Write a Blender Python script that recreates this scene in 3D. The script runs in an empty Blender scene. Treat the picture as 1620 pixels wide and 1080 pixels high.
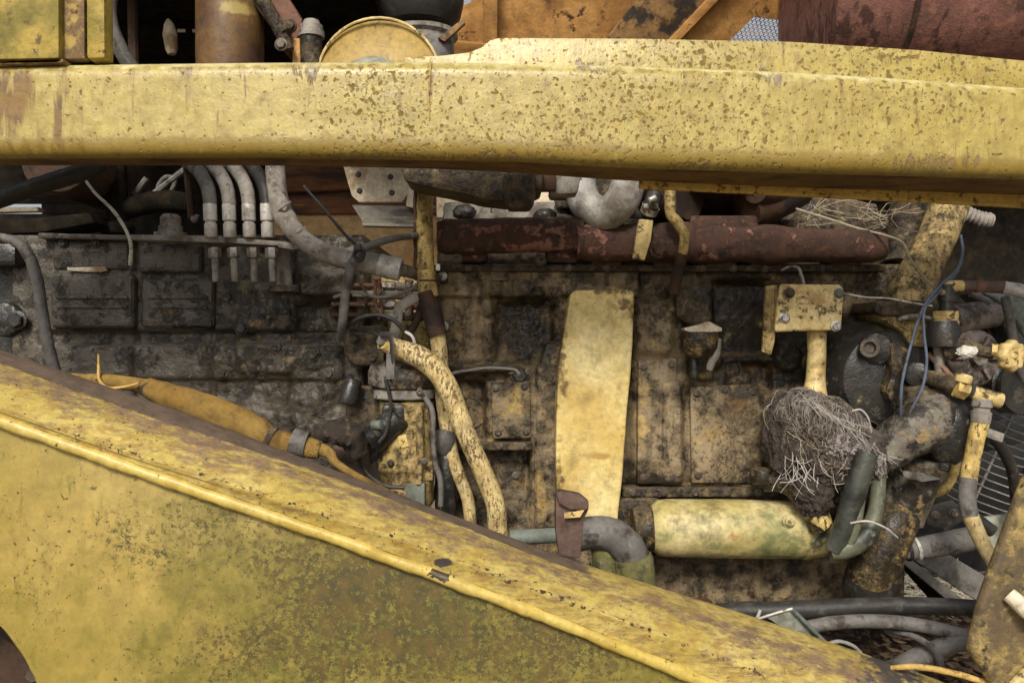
import bpy, bmesh, math, random
from mathutils import Vector, Matrix, noise as mnoise
R = math.radians
random.seed(11)
scn = bpy.context.scene
col = scn.collection
# ------------------------------------------------------------------ camera
H = 1.45          # camera height above the ground, metres
F = 1350.0        # focal length in photo pixels (photo 1620 x 1080)
cam_d = bpy.data.cameras.new('Camera')
cam = bpy.data.objects.new('Camera', cam_d); col.objects.link(cam)
cam.location = (0, 0, H); cam.rotation_euler = (R(90), 0, 0)
cam_d.sensor_width = 36; cam_d.lens = 36*F/1620.0
cam_d.clip_start = 0.02; cam_d.clip_end = 500
scn.camera = cam
# ------------------------------------------------------------------ sky, sun, exposure
SUN_EL, SUN_AZ = 37, 190          # azimuth: 180 = behind the camera
w = bpy.data.worlds.new('World'); scn.world = w; w.use_nodes = True
nt = w.node_tree; nt.nodes.clear()
sky = nt.nodes.new('ShaderNodeTexSky'); sky.sky_type = 'NISHITA'; sky.sun_disc = False
sky.sun_elevation = R(SUN_EL); sky.sun_rotation = R(SUN_AZ); sky.dust_density = 4; sky.air_density = 1; sky.ozone_density = 0.6
hs = nt.nodes.new('ShaderNodeHueSaturation'); hs.inputs['Saturation'].default_value = 0.35
bg = nt.nodes.new('ShaderNodeBackground'); bg.inputs['Strength'].default_value = 0.06
wo = nt.nodes.new('ShaderNodeOutputWorld')
nt.links.new(sky.outputs[0], hs.inputs['Color']); nt.links.new(hs.outputs[0], bg.inputs[0]); nt.links.new(bg.outputs[0], wo.inputs[0])
sl = bpy.data.lights.new('Sun', 'SUN'); sl.energy = 1.5; sl.angle = R(15); sl.color = (1.0, 0.93, 0.80)
so = bpy.data.objects.new('Sun', sl); col.objects.link(so)
az = R(SUN_AZ)
sdir = Vector((math.sin(az)*math.cos(R(SUN_EL)), math.cos(az)*math.cos(R(SUN_EL)), math.sin(R(SUN_EL))))
so.rotation_euler = sdir.to_track_quat('Z', 'Y').to_euler()
so.location = (0, -3, 6)
vs = scn.view_settings
vs.view_transform = 'Standard'; vs.look = 'None'; vs.gamma = 1; vs.use_curve_mapping = False
vs.exposure = 1.10
# ------------------------------------------------------------------ geometry helpers
def K(d): return d/F
def P(x, y, d): return Vector(((x-810)*d/F, d, H-(y-540)*d/F))
def lerp(a, b, t): return a+(b-a)*t
def line(pts, x):
    if x <= pts[0][0]: a, b = pts[0], pts[1]
    elif x >= pts[-1][0]: a, b = pts[-2], pts[-1]
    else:
        for a, b in zip(pts, pts[1:]):
            if a[0] <= x <= b[0]: break
    return a[1]+(b[1]-a[1])*(x-a[0])/(b[0]-a[0])
def smooth_line(pts, x, w=60):
    return (line(pts, x-w)+2*line(pts, x-w/2)+2*line(pts, x)+2*line(pts, x+w/2)+line(pts, x+w))/8
def fbm(p, s, o=3):
    v = 0; a = 1; t = 0
    for i in range(o):
        v += a*mnoise.noise(p*s); t += a; a *= .5; s *= 2.1
    return v/t
def join(*gs):
    V, Fc = [], []
    for v, f in gs:
        o = len(V); V += list(v); Fc += [[i+o for i in q] for q in f]
    return V, Fc
def from_bm(bm):
    bmesh.ops.recalc_face_normals(bm, faces=bm.faces)
    bm.verts.index_update()
    g = ([v.co.copy() for v in bm.verts], [[v.index for v in f.verts] for f in bm.faces])
    bm.free(); return g
def bevel_bm(bm, bev, seg=2):
    if bev > 0:
        es = [e for e in bm.edges if len(e.link_faces) == 2 and e.calc_face_angle(0) > R(25)]
        bmesh.ops.bevel(bm, geom=es, offset=bev, segments=seg, profile=.6, affect='EDGES', clamp_overlap=True)
def prismw(front, ext, bev=.003, seg=2):
    bm = bmesh.new()
    a = [bm.verts.new(p) for p in front]; b = [bm.verts.new(Vector(p)+ext) for p in front]
    bm.faces.new(a); bm.faces.new(b[::-1])
    n = len(a)
    for i in range(n): bm.faces.new((a[i], b[i], b[(i+1) % n], a[(i+1) % n]))
    bmesh.ops.recalc_face_normals(bm, faces=bm.faces)
    bevel_bm(bm, bev, seg)
    return from_bm(bm)
def prism(pts, d, t, bev=.003, seg=2, lean=None):
    ext = Vector((0, t, 0)) if lean is None else Vector(lean)
    return prismw([P(x, y, d) for x, y in pts], ext, bev, seg)
def slab(x0, y0, x1, y1, d, t, bev=.003, seg=2):
    return prism([(x0, y0), (x1, y0), (x1, y1), (x0, y1)], d, t, bev, seg)
def rbox(c, size, rot=None, bev=.004, seg=2):
    bm = bmesh.new(); bmesh.ops.create_cube(bm, size=1)
    for v in bm.verts: v.co = Vector((v.co.x*size[0], v.co.y*size[1], v.co.z*size[2]))
    bevel_bm(bm, bev, seg)
    m = rot if rot else Matrix.Identity(3)
    for v in bm.verts: v.co = m @ v.co + Vector(c)
    return from_bm(bm)
def catmull(pts, n):
    q = [2*pts[0]-pts[1]]+list(pts)+[2*pts[-1]-pts[-2]]
    out = []
    for i in range(1, len(q)-2):
        a, b, c, e = q[i-1], q[i], q[i+1], q[i+2]
        for k in range(n):
            t = k/n
            out.append(.5*((2*b)+(c-a)*t+(2*a-5*b+4*c-e)*t*t+(3*b-a-3*c+e)*t*t*t))
    out.append(q[-2]); return out
def tubew(pts, r, seg=14, n=8, rough=0, rs=40, ridge=None, caps=True, flat=1.0, spline=True):
    """pts world points, r metres (scalar or list)."""
    rl = list(r) if isinstance(r, (list, tuple)) else [r]*len(pts)
    pp = [Vector((*p, rl[i])).to_4d() if False else (Vector(p), rl[i]) for i, p in enumerate(pts)]
    if spline and len(pts) > 1:
        C = catmull([a for a, _ in pp], n)
        RR = []
        for i in range(len(pp)-1):
            for k in range(n): RR.append(lerp(rl[i], rl[i+1], k/n))
        RR.append(rl[-1])
    else: C = [a for a, _ in pp]; RR = rl
    N = len(C); V = []; Fc = []
    T = [(C[min(i+1, N-1)]-C[max(i-1, 0)]).normalized() for i in range(N)]
    up = Vector((0, 1, 0))
    if abs(T[0].dot(up)) > .9: up = Vector((0, 0, 1))
    u = (up - T[0]*up.dot(T[0])).normalized()
    L = 0
    for i in range(N):
        if i:
            u = (u - T[i]*u.dot(T[i])).normalized(); L += (C[i]-C[i-1]).length
        v = T[i].cross(u)
        for k in range(seg):
            a = 2*math.pi*k/seg
            rr = RR[i]
            if ridge: rr += ridge[1]*math.cos(2*math.pi*L/ridge[0])
            p = C[i]+(u*math.cos(a)*flat+v*math.sin(a))*rr
            if rough: p = p+(p-C[i]).normalized()*rough*fbm(p, rs, 3)
            V.append(p)
    for i in range(N-1):
        for k in range(seg):
            Fc.append([i*seg+k, i*seg+(k+1) % seg, (i+1)*seg+(k+1) % seg, (i+1)*seg+k])
    if caps:
        Fc.append(list(range(seg))[::-1]); Fc.append([(N-1)*seg+k for k in range(seg)])
    return V, Fc
def tube(pts, r, **kw):
    kw.setdefault('rough', .0007); kw.setdefault('rs', 70)
    return tube_(pts, r, **kw)
def tube_(pts, r, **kw):
    """pts (px,py,depth), r in photo px at the local depth."""
    rl = r if isinstance(r, (list, tuple)) else [r]*len(pts)
    return tubew([P(*p) for p in pts], [a*K(p[2]) for a, p in zip(rl, pts)], **kw)
def ringed(pts, r, pitch, amp, **kw):
    W = [P(*p) for p in pts]; n = max(6, int(sum((a-b).length for a, b in zip(W, W[1:]))/(len(W)-1)/(pitch/6)))
    return tube(pts, r, n=n, ridge=(pitch, amp), **kw)
def lathew(prof, o, axis, seg=20, cap=True):
    """prof list of (h along axis, r)."""
    axis = Vector(axis).normalized()
    u = axis.orthogonal().normalized(); v = axis.cross(u); o = Vector(o)
    V = []; Fc = []
    for h, r in prof:
        for k in range(seg):
            a = 2*math.pi*(k+.5)/seg
            V.append(o+axis*h+(u*math.cos(a)+v*math.sin(a))*r)
    n = len(prof)
    for i in range(n-1):
        for k in range(seg):
            Fc.append([i*seg+k, i*seg+(k+1) % seg, (i+1)*seg+(k+1) % seg, (i+1)*seg+k])
    if cap: Fc.append(list(range(seg))[::-1]); Fc.append([(n-1)*seg+k for k in range(seg)])
    return V, Fc
def roundprof(L, r, b):
    return [(0, r-b), (b*.3, r-b*.3), (b, r), (L-b, r), (L-b*.3, r-b*.3), (L, r-b)]
def cyl(p0, p1, r, b=None, seg=20):
    """p0,p1 (px,py,d); r in px at p0."""
    a, c = P(*p0), P(*p1); rr = r*K(p0[2]); L = (c-a).length
    b = min(rr*.25, L*.3) if b is None else b
    return lathew(roundprof(L, rr, b), a, c-a, seg)
def hf(x0, y0, x1, y1, d, step, fn, back, skew=None):
    """height field: fn(px,py) -> metres toward the camera; closed by walls to depth d+back."""
    nx = max(2, int((x1-x0)/step)); ny = max(2, int((y1-y0)/step))
    V = []; Fc = []
    for j in range(ny+1):
        for i in range(nx+1):
            x = lerp(x0, x1, i/nx); y = lerp(y0, y1, j/ny)
            p = P(x, y, d); p.y -= fn(x, y); V.append(p)
    W = nx+1
    for j in range(ny):
        for i in range(nx): Fc.append([j*W+i, (j+1)*W+i, (j+1)*W+i+1, j*W+i+1])
    ring = [i for i in range(W)]+[j*W+nx for j in range(1, ny+1)]+[ny*W+i for i in range(nx-1, -1, -1)]+[j*W for j in range(ny-1, 0, -1)]
    o = len(V)
    for i in ring: V.append(Vector((V[i].x, d+back, V[i].z)))
    m = len(ring)
    for k in range(m): Fc.append([ring[k], ring[(k+1) % m], o+(k+1) % m, o+k])
    Fc.append([o+k for k in range(m)][::-1])
    return V, Fc
def blob(c, rad, amp=.15, s=3.0, sub=3, squash=None):
    """lumpy closed form; c world, rad (rx,ry,rz) metres"""
    bm = bmesh.new(); bmesh.ops.create_icosphere(bm, subdivisions=sub, radius=1)
    c = Vector(c)
    for v in bm.verts:
        k = 1+amp*fbm(v.co+c*7, s, 3)
        v.co = c+Vector((v.co.x*rad[0], v.co.y*rad[1], v.co.z*rad[2]))*k
    return from_bm(bm)
def roughen(g, amp, s, o=3):
    """displace along a pseudo normal"""
    V, Fc = g
    me = bpy.data.meshes.new('tmp'); me.from_pydata([tuple(v) for v in V], [], Fc); me.update()
    out = []
    for i, v in enumerate(me.vertices):
        out.append(v.co+v.normal*amp*fbm(v.co, s, o))
    bpy.data.meshes.remove(me)
    return out, Fc
def densify(g, cuts=2, smoothit=0):
    V, Fc = g; bm = bmesh.new()
    vs_ = [bm.verts.new(v) for v in V]
    for f in Fc:
        try: bm.faces.new([vs_[i] for i in f])
        except ValueError: pass
    bmesh.ops.triangulate(bm, faces=[f for f in bm.faces if len(f.verts) > 4])
    bmesh.ops.subdivide_edges(bm, edges=bm.edges, cuts=cuts, use_grid_fill=True)
    for i in range(smoothit): bmesh.ops.smooth_vert(bm, verts=bm.verts, factor=.5, use_axis_x=True, use_axis_y=True, use_axis_z=True)
    return from_bm(bm)
# ------------------------------------------------------------------ objects
ROOTS = []
def tag(o, label=None, cat=None, group=None, kind=None):
    if label: o['label'] = label
    if cat: o['category'] = cat
    if group: o['group'] = group
    if kind: o['kind'] = kind
    return o
def T(name, label, cat, group=None):
    o = bpy.data.objects.new(name, None); col.objects.link(o); o.empty_display_size = .03
    ROOTS.append(o); return tag(o, label, cat, group)
WL = {}
def O(name, g, mat, parent=None, label=None, cat=None, group=None, kind=None, angle=38, attr=None, smooth=True):
    V, Fc = g
    V = [Vector(v) for v in V]
    cx = (min(v.x for v in V)+max(v.x for v in V))/2; cy = (min(v.y for v in V)+max(v.y for v in V))/2; cz = min(v.z for v in V)
    c = Vector((cx, cy, cz))
    me = bpy.data.meshes.new(name); me.from_pydata([tuple(v-c) for v in V], [], Fc); me.update()
    if smooth:
        me.polygons.foreach_set('use_smooth', [True]*len(me.polygons))
        me.set_sharp_from_angle(angle=R(angle))
    if attr:
        for k, vals in attr.items():
            a = me.attributes.new(k, 'FLOAT', 'POINT'); a.data.foreach_set('value', vals)
    me.materials.append(mat)
    o = bpy.data.objects.new(name, me); col.objects.link(o)
    place(o, c, parent)
    return tag(o, label, cat, group, kind)
def place(o, c, parent):
    WL[o.name] = Vector(c)
    if parent is not None:
        o.parent = parent; o.location = Vector(c)-WL.get(parent.name, Vector((0, 0, 0)))
    else: o.location = c
_bm_cache = {}
def bolt(parent, x, y, d, r, mat, axis=(0, -1, 0), h=.9, name='bolt', washer=True, sock=False):
    """hex bolt head; r px"""
    rr = round(r*K(d), 4)
    key = (rr, h, washer, sock, mat.name)
    if key not in _bm_cache:
        g = []
        if washer: g.append(lathew([(0, rr*1.3), (rr*.22, rr*1.3), (rr*.26, rr*1.2)], (0, 0, 0), (0, 0, 1), 14))
        g.append(lathew([(0, rr*.98), (rr*h*.85, rr), (rr*h, rr*.82)], (0, 0, 0), (0, 0, 1), 6 if not sock else 14))
        if sock: g[-1] = lathew([(0, rr), (rr*h, rr), (rr*h*1.05, rr*.85), (rr*h*1.05, rr*.5), (rr*h*.4, rr*.45)], (0, 0, 0), (0, 0, 1), 12)
        V, Fc = join(*g)
        me = bpy.data.meshes.new('bolt'); me.from_pydata([tuple(v) for v in V], [], Fc); me.update()
        me.polygons.foreach_set('use_smooth', [True]*len(me.polygons)); me.set_sharp_from_angle(angle=R(35))
        me.materials.append(mat); _bm_cache[key] = me
    o = bpy.data.objects.new(name, _bm_cache[key]); col.objects.link(o)
    ax = Vector(axis).normalized()
    q = ax.to_track_quat('Z', 'Y'); o.rotation_euler = q.to_euler()
    o.rotation_euler.rotate_axis('Z', random.uniform(0, 1))
    place(o, P(x, y, d), parent)
    return o
def finalize():
    for r in ROOTS:
        bpy.context.view_layer.update()
        lo = Vector((1e9,)*3); hi = Vector((-1e9,)*3)
        for c in r.children:
            if c.type != 'MESH': continue
            for b in c.bound_box:
                p = c.matrix_basis @ Vector(b)
                lo = Vector(map(min, lo, p)); hi = Vector(map(max, hi, p))
        base = Vector(((lo.x+hi.x)/2, (lo.y+hi.y)/2, lo.z))
        r.location = base
        for c in r.children: c.location = c.location-base
# ------------------------------------------------------------------ materials
def M(name, c1, c2, layers=(), rough=.6, metal=0.0, ns=9, bump=.25, bs=140, dist=.004, spec=.35, weave=0, ridge=0, big=0, dirt=.45):
    layers = list(layers)
    if dirt: layers.append(dict(c=(.06, .044, .024), c2=(.035, .026, .016), s=34, det=8, ro=.72, t=.57, soft=.15, op=dirt, rough=.75))
    m = bpy.data.materials.new(name); m.use_nodes = True
    nt = m.node_tree; N = nt.nodes; L = nt.links; N.clear()
    out = N.new('ShaderNodeOutputMaterial'); b = N.new('ShaderNodeBsdfPrincipled'); L.new(b.outputs[0], out.inputs[0])
    geo = N.new('ShaderNodeNewGeometry')
    off = N.new('ShaderNodeVectorMath'); off.operation = 'ADD'
    off.inputs[1].default_value = [random.uniform(-20, 20) for _ in range(3)]
    L.new(geo.outputs['Position'], off.inputs[0])
    def math_(op, a, c, clamp=False):
        n = N.new('ShaderNodeMath'); n.operation = op; n.use_clamp = clamp
        for i, q in enumerate((a, c)):
            if isinstance(q, (int, float)): n.inputs[i].default_value = q
            else: L.new(q, n.inputs[i])
        return n.outputs[0]
    def noise(s, det=5, ro=.6, stretch=None, distort=0.0):
        n = N.new('ShaderNodeTexNoise'); n.inputs['Scale'].default_value = s; n.inputs['Detail'].default_value = det
        n.inputs['Roughness'].default_value = ro; n.inputs['Distortion'].default_value = distort
        src = off.outputs[0]
        if stretch:
            mp = N.new('ShaderNodeVectorMath'); mp.operation = 'MULTIPLY'; mp.inputs[1].default_value = stretch
            L.new(src, mp.inputs[0]); src = mp.outputs[0]
        L.new(src, n.inputs['Vector']); return n.outputs['Fac']
    def sstep(v, lo, hi):
        n = N.new('ShaderNodeMapRange'); n.interpolation_type = 'SMOOTHSTEP'
        n.inputs['From Min'].default_value = lo; n.inputs['From Max'].default_value = hi
        L.new(v, n.inputs['Value']); return n.outputs[0]
    def mixc(f, a, c):
        n = N.new('ShaderNodeMix'); n.data_type = 'RGBA'
        L.new(f, n.inputs[0])
        for i, q in ((6, a), (7, c)):
            if isinstance(q, tuple): n.inputs[i].default_value = (*q, 1)
            else: L.new(q, n.inputs[i])
        return n.outputs[2]
    def mixf(f, a, c):
        n = N.new('ShaderNodeMix'); n.data_type = 'FLOAT'; L.new(f, n.inputs[0])
        for i, q in ((2, a), (3, c)):
            if isinstance(q, (int, float)): n.inputs[i].default_value = q
            else: L.new(q, n.inputs[i])
        return n.outputs[0]
    def ellipse(x, y, d, rx, ry):
        c = P(x, y, d)
        s = N.new('ShaderNodeVectorMath'); s.operation = 'SUBTRACT'; L.new(geo.outputs['Position'], s.inputs[0]); s.inputs[1].default_value = c
        k = N.new('ShaderNodeVectorMath'); k.operation = 'MULTIPLY'; L.new(s.outputs[0], k.inputs[0]); k.inputs[1].default_value = (1/(rx*K(d)), 0, 1/(ry*K(d)))
        le = N.new('ShaderNodeVectorMath'); le.operation = 'LENGTH'; L.new(k.outputs[0], le.inputs[0])
        n = N.new('ShaderNodeMapRange'); n.interpolation_type = 'SMOOTHSTEP'
        n.inputs['From Min'].default_value = 0; n.inputs['From Max'].default_value = 1; n.inputs['To Min'].default_value = 1; n.inputs['To Max'].default_value = 0
        L.new(le.outputs['Value'], n.inputs['Value']); return n.outputs[0]
    c = mixc(sstep(noise(ns, 6, .6), .36, .64), c1, c2)
    fine = noise(ns*14, 3, .7)
    hsv = N.new('ShaderNodeHueSaturation'); L.new(c, hsv.inputs['Color'])
    L.new(mixf(sstep(fine, .3, .7), .86, 1.14), hsv.inputs['Value']); c = hsv.outputs[0]
    ro = rough; me = metal; height = None
    for ly in layers:
        v = noise(ly.get('s', 30), ly.get('det', 6), ly.get('ro', .62), ly.get('stretch'), ly.get('distort', 0.0))
        for e in ly.get('where', ()):
            v = math_('ADD', v, math_('MULTIPLY', ellipse(*e[:5]), e[5]))
        if ly.get('up'):
            sp = N.new('ShaderNodeSeparateXYZ'); L.new(geo.outputs['Normal'], sp.inputs[0])
            v = math_('ADD', v, math_('MULTIPLY', sp.outputs[2], ly['up']))
        if ly.get('attr'):
            a = N.new('ShaderNodeAttribute'); a.attribute_name = ly['attr']
            v = math_('ADD', v, math_('MULTIPLY', a.outputs['Fac'], ly.get('gain', .5)))
        if ly.get('big'):
            v = math_('ADD', v, math_('MULTIPLY', math_('SUBTRACT', noise(ly['big'][0], 3, .5), .5), ly['big'][1]))
        t, so_ = ly.get('t', .55), ly.get('soft', .05)
        f = sstep(v, t-so_, t+so_)
        if ly.get('op') is not None: f = math_('MULTIPLY', f, ly['op'])
        lc = ly['c']
        if 'c2' in ly: lc = mixc(sstep(noise(ly.get('s2', 40), 5, .65), .38, .62), ly['c'], ly['c2'])
        c = mixc(f, c, lc)
        if 'rough' in ly: ro = mixf(f, ro, ly['rough'])
        if 'metal' in ly: me = mixf(f, me, ly['metal'])
        if 'h' in ly:
            q = math_('MULTIPLY', f, ly['h'])
            height = q if height is None else math_('ADD', height, q)
    L.new(c, b.inputs['Base Color'])
    for q, s in ((ro, 'Roughness'), (me, 'Metallic')):
        if isinstance(q, (int, float)): b.inputs[s].default_value = q
        else: L.new(q, b.inputs[s])
    b.inputs['Specular IOR Level'].default_value = spec
    hh = math_('MULTIPLY', noise(bs, 3, .65), bump)
    hh = math_('ADD', hh, math_('MULTIPLY', noise(bs*.22, 3, .6), bump*1.6))
    if big: hh = math_('ADD', hh, math_('MULTIPLY', noise(big, 4, .6), 2.5))
    if weave:
        for ax in ((1, .6, 1), (1, -.6, -1)):
            wv = N.new('ShaderNodeTexWave'); wv.inputs['Scale'].default_value = weave; wv.wave_type = 'BANDS'; wv.bands_direction = 'DIAGONAL'
            mp = N.new('ShaderNodeVectorMath'); mp.operation = 'MULTIPLY'; mp.inputs[1].default_value = ax
            L.new(geo.outputs['Position'], mp.inputs[0]); L.new(mp.outputs[0], wv.inputs['Vector']); wv.inputs['Distortion'].default_value = 1
            hh = math_('ADD', hh, math_('MULTIPLY', wv.outputs['Fac'], .35))
    if height is not None: hh = math_('ADD', hh, height)
    bp = N.new('ShaderNodeBump'); bp.inputs['Strength'].default_value = 1.0; bp.inputs['Distance'].default_value = dist
    L.new(hh, bp.inputs['Height']); L.new(bp.outputs[0], b.inputs['Normal'])
    return m
RUST = (.10, .045, .018); RUSTP = (.11, .065, .048); GRIME = (.022, .016, .010); BLK = (.010, .009, .008)
m_beam = M('paint_beam', (.335, .26, .062), (.39, .305, .082), [
    dict(c=(.27, .205, .035), c2=(.33, .24, .045), s=9, det=7, t=.53, soft=.14, op=.6),
    dict(c=(.50, .40, .14), s=60, det=7, t=.58, soft=.10, op=.4, h=.15),
    dict(c=(.13, .095, .022), c2=(.20, .13, .03), s=105, det=1.5, ro=.5, t=.66, soft=.045, big=(4, .36), h=-.3, rough=.85),
    dict(c=(.12, .085, .02), c2=(.17, .11, .025), s=200, det=2, t=.67, soft=.05, big=(4, .42), h=-.2),
    dict(c=(.22, .15, .04), c2=(.27, .18, .045), s=46, stretch=(2.2, 1, .3), det=6, t=.63, soft=.08, big=(3.5, .4), op=.55),
    dict(c=(.19, .13, .035), s=34, det=6, ro=.7, t=.70, soft=.10, big=(5, .3), op=.7),
    dict(c=(.17, .125, .08), c2=(.24, .19, .13), s=40, stretch=(2.6, 1, .5), t=.72, soft=.04, distort=.6,
         where=[(945, 100, 1.2, 60, 30, .36), (1225, 115, 1.2, 50, 50, .3), (480, 105, 1.2, 55, 40, .28), (800, 245, 1.2, 130, 16, .24), (1480, 258, 1.2, 140, 26, .28), (560, 246, 1.2, 200, 14, .22), (1150, 262, 1.2, 250, 12, .2)], h=-.3),
    dict(c=(.20, .11, .02), c2=(.11, .06, .015), s=30, stretch=(2.2, 1, .4), t=.66, soft=.10, distort=.5,
         where=[(10, 150, 1.2, 85, 110, .28), (92, 160, 1.2, 20, 90, .28), (60, 235, 1.2, 150, 40, .16), (680, 130, 1.2, 9, 90, .28), (300, 110, 1.2, 160, 22, .12)]),
    dict(c=(.20, .13, .02), s=44, t=.60, soft=.12, attr='edge', gain=.3, op=.7),
    dict(c=(.66, .60, .33), c2=(.55, .48, .22), s=50, t=.86, soft=.16, up=.55, op=.85),  # painted highlight: pale tone on upward faces imitates the reflected sky
], rough=.36, ns=5, bump=.16, bs=150, dist=.0026, spec=.55, dirt=.14)
m_under = M('rusty_underside', (.13, .07, .02), (.19, .105, .03), [
    dict(c=(.06, .03, .012), s=24, stretch=(.5, 1, 2), t=.55, soft=.1)], rough=.75, bump=.3)
m_lip = M('paint_lip', (.48, .31, .07), (.53, .36, .09), [
    dict(c=(.15, .08, .02), s=90, t=.60, soft=.06, big=(9, .2), h=-.3)], rough=.6, bump=.2, dirt=.2)
m_bar = M('paint_bar', (.42, .315, .075), (.51, .395, .125), [
    dict(c=(.34, .215, .05), c2=(.26, .15, .04), s=60, stretch=(.5, 1, 1.6), det=6, t=.54, soft=.08, op=.7),
    dict(c=(.15, .095, .06), c2=(.22, .14, .085), s=62, stretch=(.4, 1, 1.5), det=8, ro=.75, t=.62, soft=.13, attr='mid', gain=.15, big=(7, .25), h=-.2, rough=.8),
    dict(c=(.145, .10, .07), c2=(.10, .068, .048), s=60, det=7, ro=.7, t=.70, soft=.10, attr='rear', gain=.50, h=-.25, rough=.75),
    dict(c=(.05, .032, .018), s=190, det=3, t=.69, soft=.03, big=(10, .15), h=-.3),
    dict(c=(.045, .03, .018), s=150, det=4, t=.70, soft=.05, attr='edge', gain=.11, big=(8, .3), h=-.3),
    dict(c=(.06, .05, .045), s=40, t=.70, soft=.08, where=[(1420, 1060, 1.2, 150, 60, .3), (700, 890, 1.1, 24, 12, .5)]),
], rough=.45, ns=9, bump=.2, bs=150, dist=.0028, spec=.45, dirt=.15)
m_bead = M('paint_bead', (.46, .34, .07), (.52, .40, .11), [
    dict(c=(.34, .22, .04), s=30, t=.56, soft=.1, op=.6), dict(c=(.05, .03, .016), s=90, det=4, t=.69, soft=.04, where=[(700, 905, 1.1, 36, 20, .4), (835, 950, 1.1, 10, 10, .3)], h=-.4)], rough=.4, bump=.12, bs=110, dist=.0025, spec=.45, dirt=.12)
PL = 1.115
m_plate = M('paint_plate', (.315, .225, .052), (.36, .268, .076), [
    dict(c=(.22, .175, .032), s=6, t=.53, soft=.14, op=.6),
    dict(c=(.175, .138, .022), c2=(.12, .102, .014), s=12, t=.675, soft=.19, det=6, ro=.72, op=.92,
         where=[(330, 850, PL, 230, 150, .24), (700, 950, PL, 460, 220, .36), (480, 1010, PL, 440, 190, .30), (930, 1040, PL, 400, 160, .38), (1150, 1080, PL, 280, 120, .38), (150, 700, PL, 90, 70, .10), (350, 1080, PL, 230, 80, .25)]),
    dict(c=(.10, .112, .014), c2=(.07, .08, .010), s=30, det=6, ro=.7, stretch=(1.6, 1, .6), t=.66, soft=.11, op=.8, where=[(710, 960, PL, 110, 190, .24), (540, 1000, PL, 170, 140, .15), (830, 1060, PL, 140, 80, .12), (400, 1070, PL, 120, 60, .14)]),
    dict(c=(.16, .09, .03), s=60, det=6, ro=.75, stretch=(1.6, 1, .6), t=.66, soft=.12, op=.55, where=[(690, 925, PL, 30, 50, .3), (330, 1000, PL, 70, 110, .12), (880, 1040, PL, 60, 110, .17), (770, 1040, PL, 60, 90, .15), (420, 940, PL, 60, 100, .1)]),
    dict(c=(.32, .265, .055), c2=(.22, .195, .028), s=110, det=6, ro=.75, t=.56, soft=.14, op=.38, where=[(150, 800, PL, 260, 300, -.12)]),
    dict(c=(.052, .044, .010), c2=(.10, .065, .014), s=150, det=6, ro=.75, t=.665, soft=.09, h=-.08, big=(14, .3),
         where=[(260, 860, PL, 170, 100, .12), (340, 790, PL, 120, 110, .10), (520, 880, PL, 280, 120, .10), (700, 950, PL, 460, 200, .13), (930, 1030, PL, 400, 150, .14), (480, 1030, PL, 420, 140, .14), (600, 940, PL, 260, 100, .1)]),
    dict(c=(.10, .07, .018), s=130, det=2, t=.70, soft=.03, big=(8, .16)),
], rough=.5, ns=4, bump=.12, bs=130, dist=.0025, spec=.35, dirt=.15)
m_cab = M('paint_cab', (.36, .26, .045), (.41, .30, .07), [
    dict(c=(.17, .14, .02), s=14, t=.53, soft=.12), dict(c=(.12, .075, .02), s=80, t=.62, soft=.05, big=(8, .2))], rough=.6, bump=.15)
m_cabrust = M('rust_strip', (.16, .10, .05), (.24, .16, .07), [dict(c=(.38, .27, .08), s=40, t=.55, soft=.06), dict(c=(.07, .04, .02), s=60, t=.6, soft=.06)], rough=.8, bump=.3)
# engine paints
def enginepaint(name, c1, c2, grime=.5, s=14, where=(), extra=(), rough=.5, dark=(.010, .008, .006), runs=.5):
    return M(name, c1, c2, [
        dict(c=tuple(.55*a for a in c1), c2=tuple(.8*a for a in c2), s=7, det=7, t=.52, soft=.20, op=.7),
        dict(c=(.16, .105, .045) if c1[0] > .12 else tuple(1.5*a for a in c1), c2=(.24, .16, .07) if c1[0] > .12 else tuple(.7*a for a in c1), s=s*1.6, det=6, ro=.72, t=.57, soft=.14, op=.5),
        dict(c=(.034, .024, .013), c2=dark, s=s*2.0, det=6, ro=.75, t=1-grime+.02, soft=.11, where=where, h=.35, rough=.36),
        dict(c=(.028, .02, .012), s=s*1.5, stretch=(1.7, 1, .26), det=6, t=.57, soft=.10, op=runs, big=(5, .2)),
        dict(c=(.025, .018, .011), s=170, det=5, ro=.7, t=.61, soft=.06, big=(s*.6, .25), op=.8, h=.2),
        dict(c=(.30, .235, .15), c2=(.22, .17, .11), s=60, det=6, t=.98, soft=.22, up=.55, op=.65)]+list(extra), rough=rough, ns=8, bump=.32, bs=150, dist=.004, dirt=.3)
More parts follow.
